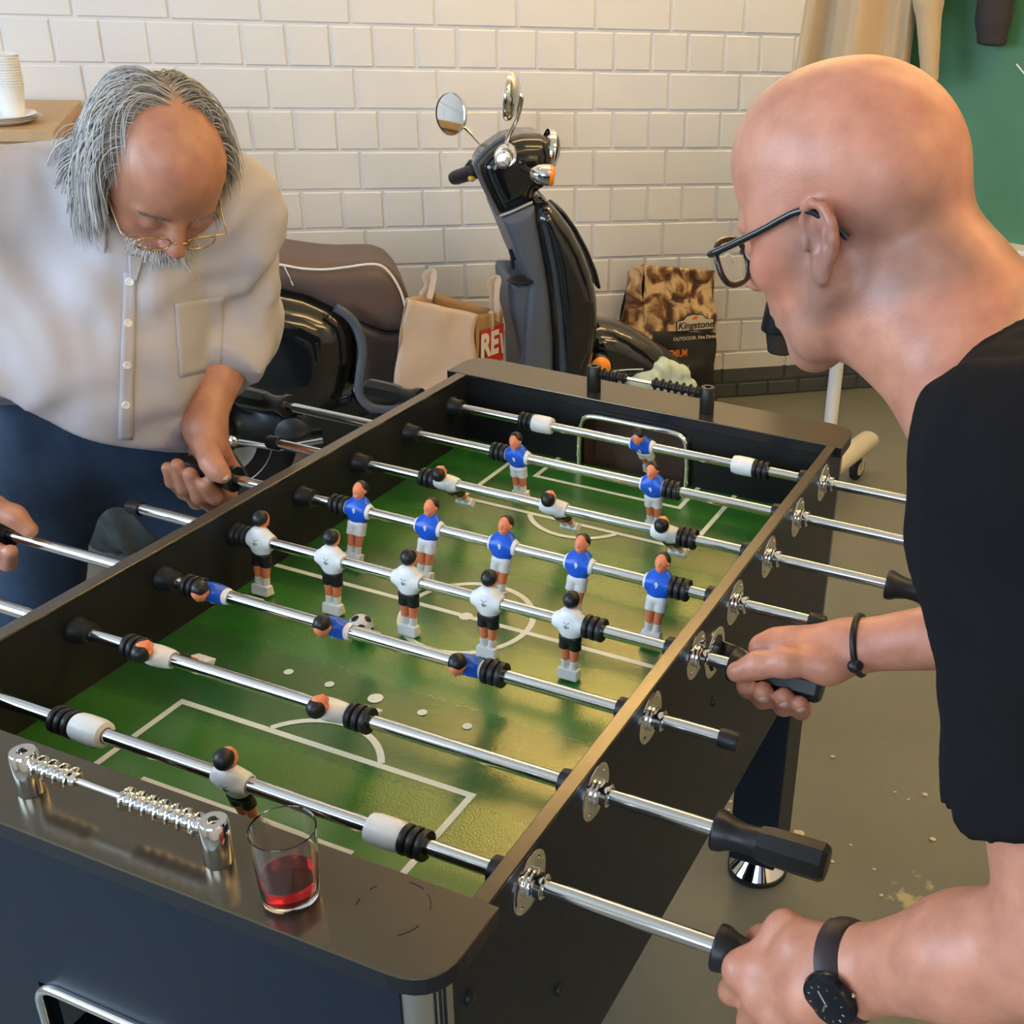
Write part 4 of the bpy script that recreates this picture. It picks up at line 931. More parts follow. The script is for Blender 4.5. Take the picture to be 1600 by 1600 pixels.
t = thing('wool_coat', 'beige wool coat hanging over the corner of the chalkboard', 'coat', (0,0,0))
ca, cb = pb(1262, 95, .10)[0], pb(1446, 95, .10)[0]
coat(ca, cb, .10, 1.20, 2.10, 5, .4).build('coat_body', m_wool, t, smooth=70, normals=True)
k0, k1 = pb(1458, 0, .12), pb(1462, 128, .12)
sl_ = SDF().cone(bpnt(k0[0]-.03,.10,2.05), bpnt(k0[0]-.012,.12,k0[1]), .05, .034, .02).cone(bpnt(k0[0]-.012,.12,k0[1]), bpnt(k1[0]-.012,.12,k1[1]-.02), .034, .020, .02, clip=(bpnt(k1[0],.12,k1[1]), (0,0,-1)))
sdf_obj('coat_sleeve', sl_, .008, m_wool, t, it=1)
MB().tube([bpnt(.10,.06,2.09), bpnt(.05,-.01,2.14)], .008, 8).build('coat_loop', m_wool, t)
# dark jacket behind the man's head, one cuff showing left of his chin
t = thing('dark_jacket', 'dark blue jacket on the stand pole, cuff hanging beside the bald man\'s chin', 'jacket', (0,0,0))
j0, j1, j2 = pb(1256, 330, .06), pb(1213, 514, .06), pb(1219, 551, .06)
jc = Vector(bpnt(j1[0],.06,j1[1])); je = Vector(bpnt(j2[0],.06,j2[1])); jt = Vector(bpnt(j0[0],.06,j0[1]))
s_ = SDF().cone(jt, jc, .050, .046, .01, clip=(jc-Vector((0,0,.006)), (0,0,-1)))
sdf_obj('sleeve', s_, .006, m_jacket, t, it=1)
s_ = SDF().cone(jc + Vector((0,0,.02)), je, .036, .037, .01, clip=(je, (.0,0,-1)))
sdf_obj('knit_cuff', s_, .005, m_darkwool, t, it=1)
b0, b1 = pb(1330, 300, .07), pb(1330, 480, .07)
s_ = SDF().cone(jt, bpnt(b0[0],.07,b0[1]), .052, .075, .03).cone(bpnt(b0[0],.07,b0[1]), bpnt(b1[0],.07,b1[1]), .075, .085, .03)
sdf_obj('jacket_body', s_, .009, m_jacket, t, it=1)
# dark cardigan sleeve hanging in front of the board from above
q0, q1, q2 = pb(1556, -40, .05), pb(1552, 30, .05), pb(1549, 71, .05)
A_, B_, C_ = [Vector(bpnt(q[0],.05,q[1])) for q in (q0, q1, q2)]
s_ = SDF().cone(A_ + Vector((0,0,.30)), B_, .050, .044, .01).cone(B_, C_ - Vector((0,0,.01)), .038, .036, .01, clip=(C_, (0,0,-1)))
t = thing('cardigan', 'dark knitted cardigan hung over the top of the chalkboard, sleeve dangling', 'cardigan', (0,0,0))
sdf_obj('sleeve', s_, .007, m_darkwool, t, it=1)
cs_ = q0[0]
s_ = SDF().cone(A_ + Vector((0,0,.28)), bpnt(cs_+.02,.05,2.13), .05, .05, .02).cone(bpnt(cs_+.02,.05,2.13), bpnt(cs_+.34,.05,2.13), .05, .05, .02).cone(bpnt(cs_+.30,.055,2.10), bpnt(cs_+.30,.055,1.75), .05, .06, .02)
sdf_obj('cardigan_body', s_, .010, m_darkwool, t, it=1)
# ---------------------------------------------------------------- sideboard at the left with cups, plates and a carton
m_wood = mat('light_wood', (.50,.33,.17), .5, noise=.12, nscale=12, stretch=(1,6,1)); m_carton = mat('brown_carton', (.36,.22,.10), .75)
m_cup = mat('paper_cup_white', (.80,.79,.75), .55)
SZ = pw(20, 180, .32)[2]
t = thing('sideboard', 'light wooden sideboard against the brick wall behind the long haired man', 'sideboard', wp(-1.25,.30,0))
SB0 = -1.9; SB1 = pw(128, 166, .03)[0]
def wb(u0, u1, d0, d1, z0, z1): return MB().add([wp(a_, b_, c_) - Vector(wp(-1.25,.30,0)) for c_ in (z0, z1) for a_, b_ in ((u0,d0),(u1,d0),(u1,d1),(u0,d1))], [(0,1,2,3)[::-1],(4,5,6,7),(0,1,5,4),(1,2,6,5),(2,3,7,6),(3,0,4,7)])
wb(SB0, SB1, .03, .56, SZ-.03, SZ).build('sideboard_top', m_wood, t, normals=True, bevel=.003)
wb(SB0+.02, SB1-.02, .05, .53, .08, SZ-.03).build('sideboard_body', m_wood, t, normals=True)
for i in range(3):
    wd_ = (SB1-SB0-.06)/3; u0 = SB0+.03+i*wd_
    o = wb(u0+.004, u0+wd_-.004, .53, .548, .10, SZ-.05).build('sideboard_door', m_wood, t, normals=True, bevel=.002)
    wb(u0+wd_-.05, u0+wd_-.035, .548, .57, SZ-.30, SZ-.16).build('door_handle', m_alu, o, normals=True)
for a_ in (SB0+.06, SB1-.06):
    for b_ in (.09, .49): MB().lathe([(.018,0),(.022,.08)], org=wp(a_, b_, 0) - Vector(wp(-1.25,.30,0)), seg=14).build('sideboard_foot', m_dkpl, t, smooth=40)
cpos = pw(20, 178, .40); cup0 = None; ch = .088; r0, r1 = .0275, .0385; prev = None
ctop = pw(20, 84, .40)[2]; ncup = 12; pit = (ctop - SZ - .001 - ch)/(ncup-1)
for i in range(ncup):
    lb = 'lowest white paper cup carrying the nested stack on the sideboard' if i == 0 else ('topmost white paper cup of the nested stack on the sideboard' if i == ncup-1 else 'white paper cup nested in the middle of the sideboard stack')
    if cup0 is None:
        o = MB().lathe([(.0005,.004),(r0-.001,.004),(r0-.001,0),(r0,0),(r1,ch-.003),(r1+.0018,ch-.0015),(r1+.0008,ch),(r1-.0008,ch-.001),(r0-.0006,.005),(.0005,.005)], seg=36, cap=False).build('paper_cup', m_cup, smooth=30); cup0 = o
    else: o = cup0.copy(); COL.objects.link(o)
    o.location = wp(cpos[0], cpos[1], SZ + .001 + i*pit); tag(o, lb, 'cup', 'white paper cups in one nested stack')
pp = pw(-8, 190, .46)
for i in range(3):
    o = MB().lathe([(.0005,.0),(.075,.0),(.088,.006),(.105,.013),(.106,.0142),(.088,.0078),(.075,.0018),(.0005,.0018)], seg=48, cap=False).build('paper_plate', m_cup, smooth=30)
    o.location = wp(pp[0] - .005*i, pp[1] - .028 + .004*i, SZ + .001 + i*.0042)
    tag(o, ['lowest white plate of the small pile beside the cups', 'middle white plate of the small pile beside the cups', 'top white plate of the small pile beside the cups'][i], 'plate', 'white plates on the sideboard')
# ---------------------------------------------------------------- grey bin bag on the floor behind the left man's legs
m_bin = mat('grey_plastic_film', (.045,.060,.065), .22, spec=.7, bump=.5, bscale=25, bdist=.01)
bc = pf(192, 868); s = SDF().ell(bc + np.array([0,.02,.18]), (.15,.13,.185), .03).cone(bc + np.array([0,.02,.32]), bc + np.array([.03,.03,.46]), .10, .035, .06).ell(bc + np.array([.04,.03,.50]), (.06,.05,.05), .02)
def film(P, F): 
    a = np.arctan2(P[...,1]-bc[1]-.02, P[...,0]-bc[0]); return F + .006*np.sin(a*11 + P[...,2]*14) + .004*np.sin(P[...,2]*55 + a*5)
o = sdf_obj('bin_bag', s, .009, m_bin, None, post=film, it=1); tag(o, 'tied grey plastic bin bag on the floor behind the left man\'s legs', 'bin bag')
zmin = min(v.co.z for v in o.data.vertices); o.location.z = -zmin + .001
# crumbs on the floor
q = MB(); m_crumb = mat('crumbs', (.60,.50,.30), .8)
for x, y in [(1243,1303),(1250,1310),(1328,1320),(1457,1312),(1366,1358),(1143,1255),(1138,1267),(1400,1240),(1420,1250),(1445,1243),(1300,1345),(1150,1240),(1302,1185),(1375,1400),(1283,1360),(1190,1180)]:
    p = pf(x + random.uniform(-2,2), y + random.uniform(-2,2)); r_ = random.uniform(.0025, .0055)
    q.ball((p[0], p[1], r_*.5), (r_*1.3, r_, r_*.5), 8, 6)
for k_ in range(9): p = pf(1245, 1306); q.ball((p[0]+random.uniform(-.012,.012), p[1]+random.uniform(-.012,.012), .003), (.006,.004,.003), 8, 6)
tag(q.build('floor_crumbs', m_crumb, smooth=60), 'pale crumbs scattered on the grey floor beside the table leg', 'crumbs', kind='stuff')
# ================================================================ people
def dp(px, py, t):
    """point at depth t along the view axis for a spot measured in the photograph"""
    return CAM + _MC @ np.array([(px - 1066.67) / 1854.4, -(py - 800) / 1854.4, -1.0]) * t
CR_, CU_, CV_ = _MC[:, 0], _MC[:, 1], -_MC[:, 2]
def unit(v): v = np.array(v, float); return v / np.linalg.norm(v)
def folds(P, sc=1.0, seed=0.0):
    x, y, z = P[..., 0]*sc, P[..., 1]*sc, P[..., 2]*sc
    a = np.sin(31*x + 17*z + 2.2*np.sin(13*y + 9*z + seed) + seed); b = np.sin(27*y - 21*z + 1.9*np.sin(11*x - 7*z + seed*2) + 1.3)
    c = np.sin(19*z + 23*x - 15*y + 2.4*np.sin(8*x + 10*y + seed)); return (a*b + .6*c*a)*.5
m_skin, nt, b = nodes('skin')
b.inputs['Roughness'].default_value = .40; b.inputs['Specular IOR Level'].default_value = .5
b.inputs['Subsurface Weight'].default_value = .25; b.inputs['Subsurface Radius'].default_value = (.9, .35, .2); b.inputs['Subsurface Scale'].default_value = .006
at = nt.nodes.new('ShaderNodeAttribute'); at.attribute_name = 'pigment'; tc = nt.nodes.new('ShaderNodeTexCoord')
n1 = nt.nodes.new('ShaderNodeTexNoise'); n1.inputs['Scale'].default_value = 38; n1.inputs['Detail'].default_value = 6; n2 = nt.nodes.new('ShaderNodeTexNoise'); n2.inputs['Scale'].default_value = 420; n2.inputs['Detail'].default_value = 2
rp_ = nt.nodes.new('ShaderNodeValToRGB'); rp_.color_ramp.elements[0].color = (.86,.80,.78,1); rp_.color_ramp.elements[1].color = (1.10,1.10,1.10,1); rp_.color_ramp.elements[0].position = .3; rp_.color_ramp.elements[1].position = .7
mx = nt.nodes.new('ShaderNodeMix'); mx.data_type = 'RGBA'; mx.blend_type = 'MULTIPLY'; mx.inputs[0].default_value = 1.0
for q in (n1, n2): nt.links.new(tc.outputs['Object'], q.inputs['Vector'])
nt.links.new(n1.outputs[0], rp_.inputs[0]); nt.links.new(at.outputs['Color'], mx.inputs[6]); nt.links.new(rp_.outputs[0], mx.inputs[7]); nt.links.new(mx.outputs[2], b.inputs['Base Color'])
bp = nt.nodes.new('ShaderNodeBump'); bp.inputs['Strength'].default_value = .18; bp.inputs['Distance'].default_value = .0012; nt.links.new(n2.outputs[0], bp.inputs['Height']); nt.links.new(bp.outputs[0], b.inputs['Normal'])
m_nail = mat('fingernail', (.66,.36,.30), .25); m_eye = mat('eye_white', (.75,.72,.68), .15, coat=.5); m_iris = mat('iris_dark', (.05,.06,.06), .1)
m_tee = mat('black_cotton', (.0085,.0085,.010), .9, spec=.15, bump=.25, bscale=700, bdist=.0008)
m_shirt = mat('white_cotton_shirt', (.50,.47,.49), .75, spec=.2, bump=.2, bscale=600, bdist=.0006)
m_jeans = mat('dark_blue_denim', (.020,.042,.085), .75, noise=.25, nscale=90, bump=.3, bscale=500, bdist=.001)
m_frame = mat('tortoise_frame', (.035,.018,.010), .15, noise=.9, nscale=160, coat=.6); m_frameblk = mat('black_acetate', (.010,.010,.014), .15, coat=.6)
m_lens = mat('spectacle_lens', (1,1,1), .0, trans=1.0, ior=1.12); m_gold = mat('gold_wire', (.60,.42,.18), .18, 1.0)

class Head:
    """head frame: X to the person's right, Y forward, Z up; origin midway between the ears"""
    def __init__(s, cran, F, Lh=None, Zr=None, k=1.0, cz=.0830, cy=.0985):
        s.F = unit(F); s.cz = cz; s.cy = cy
        if Lh is None: Z = unit(np.array(Zr, float) - s.F*(np.array(Zr, float) @ s.F)); X = np.cross(s.F, Z)
        else: X = -unit(np.array(Lh) - s.F*(np.array(Lh) @ s.F)); Z = np.cross(X, s.F)
        s.R = np.stack([X, s.F, Z], -1); s.k = k; s.o = np.array(cran, float) - s.R @ (np.array([0,-.010,.045])*k)
    def w(s, x, y, z): return s.o + s.R @ (np.array([x, y, z])*s.k)
    def loc(s, P): return ((P - s.o) @ s.R)/s.k
    def build(s, S, ear=True, brow=1.0):
        k = s.k; R = s.R; w = s.w
        def e(c, r, kk=.02, sub=False, Rm=None): S.ell(w(*c), np.array(r)*k, kk*k, R if Rm is None else R @ Rm, sub)
        def c(a, b_, r1, r2, kk=.02, sub=False): S.cone(w(*a), w(*b_), r1*k, r2*k, kk*k, sub)
        e((0,-.014,.047), (.0765,s.cy,s.cz), .0); e((0,-.045,.020), (.066,.062,.062), .03)
        e((0,.025,.055), (.066,.068,.066), .03); e((0,.045,-.030), (.055,.050,.078), .035)
        for q in (-1, 1):
            c((q*.055,.000,-.045), (q*.042,.040,-.088), .022, .016, .03); c((q*.042,.038,-.086), (0,.073,-.102), .016, .016, .025)
            e((q*.046,.058,-.022), (.021,.022,.018), .022); e((q*.030,.075,.019), (.025,.013,.008), .014)
            e((q*.060,.030,.010), (.014,.030,.030), .02)
        e((0,.079,-.101), (.016,.012,.012), .016); e((0,.070,-.060), (.034,.026,.030), .02)
        for q in (-1, 1): e((q*.032,.098,-.003), (.019,.014,.011), .014, True)
        for q in (-1, 1): e((q*.032,.0785,-.002), (.0145,.0140,.0135), .004)           # lids over the eyes
        c((0,.090,.006), (0,.112,-.026), .0085, .0115, .012); e((0,.1135,-.029), (.0115,.0105,.0095), .008)
        for q in (-1, 1): e((q*.0115,.1015,-.0325), (.0080,.0095,.0075), .006); e((q*.006,.1075,-.0395), (.0035,.0045,.003), .003, True)
        e((0,.0945,-.0600), (.022,.0085,.0048), .006); e((0,.0930,-.0715), (.020,.0085,.0060), .006); e((0,.106,-.0655), (.026,.012,.0018), .003, True)
        if ear:
            for q in (-1, 1):
                a = rad(12); ex = np.array([[math.cos(a)*q*-1, 0, 0]])
                # ear plane: local axes along (back/up) with a small outward flare
                O = np.array([q*.0800, -.014, -.012]); Zp = unit([q*.93, .34, .06]); Up = unit(np.array([0,-.30,1.0]) - Zp*(np.array([0,-.30,1.0]) @ Zp)); Sd = np.cross(Up, Zp)
                Rm = R @ np.stack([Sd, Up, Zp], -1); wo = s.o + R @ (O*k)
                def ep(x, y, z): return wo + Rm @ (np.array([x*1.28, y*.98, z])*k)
                S.ell(ep(0,.004,-.004), np.array([.0200,.0275,.0060])*k, .006*k, Rm)
                pts = [(.010*.0-.012,.002,.002), (-.0130,.014,.003), (-.009,.026,.004), (0,.0315,.005), (.011,.029,.005), (.0175,.018,.005), (.0180,.004,.004), (.0140,-.010,.003), (.008,-.020,.002)]
                if True:
                    fl = 1.0 if (Sd @ np.array([0,-1,0])) > 0 else -1.0
                    pts = [(x*fl, y, z) for x, y, z in pts]
                    for i in range(len(pts)-1): S.cone(ep(*pts[i]), ep(*pts[i+1]), .0042*k, .0042*k, .003*k)
                    S.ell(ep(.0005*fl,-.0255,.001), np.array([.0110,.0115,.0052])*k, .006*k, Rm)
                    S.ell(ep(-.002*fl,-.001,.0050), np.array([.0090,.0140,.0085])*k, .003*k, Rm, True)
                    S.ell(ep(.0055*fl,.017,.0052), np.array([.0060,.0085,.0036])*k, .003*k, Rm, True)
                    S.cone(ep(.0085*fl,.011,.002), ep(.0065*fl,-.012,.002), .0032*k, .0036*k, .004*k)
                    S.ell(ep(-.0115*fl,-.004,.0035), np.array([.0040,.0070,.0040])*k, .003*k, Rm)
def finger(S, pts, r0=.0098, r1=.0080, k=.004):
    n = len(pts)-1
    for i in range(n):
        a = r0 + (r1-r0)*i/n; b_ = r0 + (r1-r0)*(i+1)/n
        S.cone(pts[i], pts[i+1], a, b_, k if i else .010)
        if 0 < i: S.ell(pts[i], a*1.06, .003)
def nail(pos, tip_dir, face_dir, r, parent):
    T_ = unit(tip_dir); Fd = np.array(face_dir, float); Fd = unit(Fd - T_*(Fd @ T_)); Sd = np.cross(T_, Fd)
    M_ = Matrix(np.stack([Sd, T_, Fd], -1).tolist())
    return MB().ball(Vector(pos + Fd*r*.74), (r*.62, r*.85, r*.30), 14, 8, M=M_).build('fingernail', m_nail, parent, smooth=60)
BASE = np.array([.60,.265,.170])
# ---------------------------------------------------------------- the bald man on the right
RH = Head(dp(1325, 251, .970), (-.870,.249,-.425), Zr=(-.409,.116,.905), k=.968, cz=.0790, cy=.0930)
S = SDF(); RH.build(S)
nb = dp(1570, 600, .965); shL = np.array([.722,.030,1.318]); shR = np.array([.735,.44,1.285])
S.cone(dp(1418, 400, .985), dp(1468, 480, .975), .062, .066, .03).cone(dp(1468, 480, .975), nb, .066, .074, .03)
S.cone(RH.w(0,.015,-.075), dp(1500, 600, .95), .034, .045, .03)
for sh in (shL, shR): S.cone(nb + np.array([.0,0,-.02]), sh, .060, .058, .04)
ch = np.array([.80,.235,1.20]); bel = np.array([.975,.235,1.06]); pel = np.array([1.09,.235,.94])
S.cone(ch, bel, .125, .115, .05, sq=((0,1,0), (1.45,1.0))).cone(bel, pel, .115, .120, .05, sq=((0,1,0), (1.4,1.0)))
# near (left) arm and the hand over the nearest grip
elL = dp(1668, 1478, .80); wrL = dp(1338, 1517, .925)
S.cone(shL, elL, .056, .045, .03).cone(elL, elL*.55 + wrL*.45, .047, .044, .02).cone(elL*.55 + wrL*.45, wrL, .044, .0300, .02, sq=(CU_, (1.0, .85))) if False else S.cone(shL, elL, .056, .045, .03).cone(elL, elL*.55 + wrL*.45, .048, .044, .02).cone(elL*.55 + wrL*.45, wrL, .044, .0305, .02)
Lm = [dp(1158,1514,.985), dp(1186,1556,.970), dp(1216,1594,.958), dp(1250,1628,.948)]
base = [wrL + (m - wrL)*.12 for m in Lm]
for i, m in enumerate(Lm): S.cone(base[i], m, .0175, .0125, .016); S.ell(m, .0128, .004)
S.cone(wrL, dp(1250,1480,.955), .026, .020, .02); S.cone(wrL, dp(1270,1560,.93), .027, .022, .02)
finger(S, [Lm[0], dp(1143,1548,1.005), dp(1168,1560,1.035), dp(1190,1545,1.045)], .0118, .0088)
finger(S, [Lm[1], dp(1172,1596,.995), dp(1195,1602,1.025), dp(1214,1575,1.035)], .0118, .0088)
finger(S, [Lm[2], dp(1204,1634,.985), dp(1226,1632,1.012), dp(1240,1600,1.020)], .0112, .0085)
finger(S, [Lm[3], dp(1240,1662,.975), dp(1258,1655,.998), dp(1266,1620,1.005)], .0098, .0076)
finger(S, [dp(1292,1480,.945), dp(1226,1452,.985), dp(1190,1470,1.035), dp(1165,1488,1.055)], .0155, .0100, .010)
S.cone(dp(1226,1455,.985), Lm[0], .012, .011, .012)
# far (right) arm and the hand with the wristband
elR = dp(1560, 985, 1.30); wrR = dp(1332, 1010, 1.365)
S.cone(shR, elR, .054, .045, .03).cone(elR, wrR, .043, .0285, .02)
Rm_ = [dp(1190,1012,1.415), dp(1212,1002,1.422), dp(1238,1000,1.426), dp(1264,1006,1.424)]
for m in Rm_: S.cone(wrR + (m-wrR)*.15, m, .0185, .0142, .018)
S.cone(wrR, dp(1262,1022,1.375), .027, .024, .02); S.ell(dp(1292,1044,1.355), (.024,.022,.020), .018)
tips = []
for m, mid, dip, tip, r in ((Rm_[0], (1178,1050,1.436), (1168,1074,1.410), (1165,1071,1.388), .0105), (Rm_[1], (1200,1052,1.446), (1192,1090,1.412), (1192,1081,1.376), .0112),
                            (Rm_[2], (1228,1060,1.446), (1225,1102,1.408), (1225,1090,1.370), .0108), (Rm_[3], (1254,1068,1.440), (1252,1110,1.404), (1250,1100,1.368), .0092)):
    pts = [m, dp(*mid), dp(*dip), dp(*tip)]; r *= 1.15; finger(S, pts, r*1.05, r*.98); tips.append((pts[-1], pts[-1]-pts[-2], r))
th = [dp(1282,1036,1.352), dp(1226,1034,1.352), dp(1184,1039,1.362), dp(1151,1050,1.372)]
finger(S, th, .0185, .0122, .012)
# legs, standing beyond the right edge of the picture
hips = [pel + np.array([.0,-.10,-.02]), pel + np.array([.0,.10,-.02])]; feet = [np.array([1.02,.04,.06]), np.array([1.12,.42,.06])]
for h_, f_ in zip(hips, feet):
    kn = (h_ + f_)/2 + np.array([-.05,0,.02]); S.cone(h_, kn, .085, .058, .03).cone(kn, f_, .055, .040, .02).cone(f_ + np.array([.03,0,-.02]), f_ + np.array([-.15,0,-.025]), .034, .030, .02)
def tint_R(v):
    c = np.tile(BASE, (len(v), 1)); q = RH.loc(v); x, y, z = q.T
    head = np.linalg.norm(q, axis=1) < .16
    def blob(cx, cy, cz, r): return np.clip(1 - np.sqrt((np.abs(x)-cx)**2 + (y-cy)**2 + (z-cz)**2)/r, 0, 1)
    red = np.clip(blob(.05,.06,-.02,.05) + blob(.0,.11,-.03,.03)*1.4 + blob(.08,-.02,-.01,.045)*.9, 0, 1)[:, None]; c = c*(1-red*.55) + np.array([.56,.165,.12])*red*.55
    lip = blob(.0,.097,-.065,.024)[:, None]; c = c*(1-lip) + np.array([.40,.15,.13])*lip
    stub = (np.clip((.030 - z - .35*np.maximum(y, 0))/.04, 0, 1)*np.clip((.045 - y)/.03, 0, 1)*np.clip((np.abs(x)-.03)/.03 + np.clip((-y-.05)/.03, 0, 1), 0, 1)*np.clip((z+.085)/.02, 0, 1))*head
    jaw = np.clip((-.055 - z)/.02, 0, 1)*np.clip((y+.0)/.02, 0, 1)*head
    k = np.clip(stub*.58 + jaw*.30, 0, .6)[:, None]; c = c*(1-k) + np.array([.22,.15,.125])*k
    return c
PR = sdf_obj('person', S, .009, m_skin, fine=[(RH.w(0,0,-.01)-.150, RH.w(0,0,-.01)+.150, .0026), (np.array(dp(1185,1545,.985))-np.array([.085,.20,.10]), np.array(dp(1185,1545,.985))+np.array([.35,.085,.32]), .0028), (np.array(dp(1225,1040,1.39))-np.array([.09,.08,.07]), np.array(dp(1225,1040,1.39))+np.array([.30,.13,.16]), .0028)], it=2, color=tint_R)
tag(PR, 'bald man in a black t-shirt leaning over the table from the right', 'person')
for (p_, d_, r_) in tips[1:]: nail(p_, d_, -CV_*1.0 - CU_*.15, r_*.95, PR)
nail(th[-1], th[-1]-th[-2], CU_*.55 - CV_*.8, .0105, PR)
# t-shirt
T_ = SDF()
def shirt_arm(S_, sh, el, frac, r0, r1, k=.04): e = sh + (el-sh)*frac; S_.cone(sh, sh + (el-sh)*(frac+.10), r0, r1, k, clip=(e, unit(el-sh))); return e
T_.cone(nb + np.array([.02,0,-.01]), shL + np.array([.008,.0,-.0]), .080, .072, .04).cone(nb + np.array([.02,0,-.01]), shR, .080, .070, .04)
T_.cone(ch + np.array([0,0,.0]), bel, .140, .140, .05, sq=((0,1,0), (1.42,1.0))).cone(bel, pel, .140, .150, .05, sq=((0,1,0), (1.36,1.0)), clip=(pel + np.array([.05,0,-.05]), (.6,0,-.8)))
shirt_arm(T_, shL, elL, .695, .071, .074); shirt_arm(T_, shR, elR, .62, .070, .078)
T_.cone(dp(1440, 440, .978), dp(1522, 542, .968), .082, .078, .012, True)
def tee_post(P, F): return F + np.where(F < .03, .0090*folds(P, 1.0, 1.0) + .0045*folds(P, 2.1, 4.0), 0)
TS = sdf_obj('t_shirt', T_, .0065, m_tee, PR, post=tee_post, it=2)
J_ = SDF()
for h_, f_ in zip(hips, feet):
    kn = (h_ + f_)/2 + np.array([-.05,0,.02]); J_.cone(h_, kn, .100, .075, .04).cone(kn, f_ + np.array([0,0,.04]), .072, .062, .02)
J_.cone(pel + np.array([-.02,0,.03]), pel + np.array([.0,0,-.06]), .125, .125, .04, sq=((0,1,0), (1.4,1.0)))
sdf_obj('trousers', J_, .010, m_jeans, PR, it=1)
for f_ in feet: 
    q_ = SDF().cone(f_ + np.array([.04,0,-.022]), f_ + np.array([-.16,0,-.025]), .042, .036, .02, clip=((0,0,.002),(0,0,-1))); sdf_obj('shoe', q_, .006, m_blackpl, PR, it=1)
# his glasses: dark tortoise rims, black temples
def rim(H, q, cx, y, cz, rx, rz, pw_=2.6, n=40):
    pts = []
    for i in range(n):
        a = 2*math.pi*i/n; c_, s_ = math.cos(a), math.sin(a); x = math.copysign(abs(c_)**(2/pw_), c_)*rx; z = math.copysign(abs(s_)**(2/pw_), s_)*rz
        pts.append(tuple(H.w(q*(cx + x), y - abs(cx + x)**2*1.6, cz + z)))
    return pts
def glasses(H, label, mf, mt, y, cz, rx, rz, rr, tr, ear_y=-.004, zt=.008, drop=0.0, hw=.071):
    t = thing('eyeglasses', label, 'glasses', (0,0,0))
    fr = MB()
    for q in (-1, 1): fr.tube(rim(H, q, .0335, y, cz, rx, rz), rr, 8, closed=True)
    fr.tube(smooth_path([tuple(H.w(x, y + .003 - abs(x)*.05, cz + .006)) for x in (-.010, -.005, 0, .005, .010)], 3), rr*.9 if not hasattr(rr, '__len__') else rr, 8)
    fr.build('rims', mf, t, smooth=60)
    for q in (-1, 1):
        r_ = rim(H, q, .0335, y, cz, rx, rz); c_ = tuple(H.w(q*.0335, y - .0335**2*1.6 + .0005, cz)); n = len(r_); lb = MB(); back = [tuple(np.array(p) - H.F*.0012) for p in r_]
        lb.add([c_] + r_ + [tuple(np.array(c_) - H.F*.0012)] + back, [(0, 1+i, 1+(i+1) % n) for i in range(n)] + [(n+1, n+2+(i+1) % n, n+2+i) for i in range(n)])
        lb.build('lens', m_lens, t)
        hz = cz + rz*.55
        pts = [tuple(H.w(q*(.0335+rx), y - .009, hz)), tuple(H.w(q*hw, y - .012, hz)), tuple(H.w(q*(hw+.003), y - .03, hz + .001)), tuple(H.w(q*(hw+.006), .04, hz + .000 + zt*.5)), tuple(H.w(q*(hw+.008), ear_y, hz + zt)), tuple(H.w(q*(hw+.006), ear_y - .018, hz + zt - .010)), tuple(H.w(q*(hw+.003), ear_y - .034, hz + zt - .032))]
        MB().tube(smooth_path(pts, 5), tr, 8, flat=tuple(H.R[:, 2])).build('temple', mt, t, smooth=60)
    return t
glasses(RH, 'dark tortoise eyeglasses worn by the bald man', m_frame, m_frameblk, .112, -.004, .0250, .0205, .0021, (.0030, .0016), ear_y=-.002, zt=.004) if False else None
GR = glasses(RH, 'dark tortoise eyeglasses worn by the bald man', m_frame, m_frameblk, .114, -.006, .0250, .0205, .0027, .0031, ear_y=-.004, zt=.010, hw=.0735)
# wristband and watch
def ring(pts_c, axis, rx, ry, side, n=40):
    A = unit(axis); Sd = unit(np.array(side) - A*(np.array(side) @ A)); O_ = np.cross(A, Sd); return [tuple(np.array(pts_c) + Sd*(rx*math.cos(2*math.pi*i/n)) + O_*(ry*math.sin(2*math.pi*i/n))) for i in range(n)]
ax = wrR - elR; bc_ = dp(1345, 1008, 1.362)
t = thing('wristband', 'black cord wristband with a bead on the bald man\'s far wrist', 'wristband', (0,0,0))
axb = unit(ax); axb = unit(axb + CU_*.10)
MB().tube(ring(bc_, axb, .0335, .0335, CU_), .0040, 10, closed=True).build('cord', m_rubber, t, smooth=60)
bd = np.array(ring(bc_, axb, .0345, .0345, CU_)); bz = bd[np.argmin(((bd - dp(1352,1042,1.33))**2).sum(1))]
MB().ball(Vector(bz), (.0095,.0095,.0085), 16, 10).build('bead', m_blackpl, t, smooth=60)
t = thing('wristwatch', 'black wristwatch with dark face on the bald man\'s near wrist', 'watch', (0,0,0))
m_strap = mat('dark_brown_strap', (.030,.018,.020), .45)
wc = dp(1338, 1514, .920); wax = unit(wrL - elL); 
MB().tube(ring(wc, wax, .0365, .0350, CU_, 48), [(.0016,.0095)]*48, 8, closed=True, flat=tuple(CU_)).build('strap', m_strap, t, smooth=60)
fn = unit(-CV_*.50 - CU_*.36 - CR_*.62); fn = unit(fn - wax*(fn @ wax)*.50); fc = wc + fn*.0345
def disc(prof_, m, nm, par, o=0.0): return MB().lathe(prof_, tuple(fn), Vector(fc + fn*o), 40).build(nm, m, par, smooth=35)
case = disc([(.0205,-.004),(.0225,-.002),(.0230,.003),(.0213,.0065),(.0190,.0072)], mat('watch_case_black', (.02,.022,.028), .22, .6), 'watch_case', t)
disc([(.0192,.0068),(.0003,.0068)], mat('watch_dial_black', (.008,.008,.010), .15, coat=.8), 'dial', case)
hx = unit(np.cross(fn, CR_)); hy = np.cross(fn, hx)
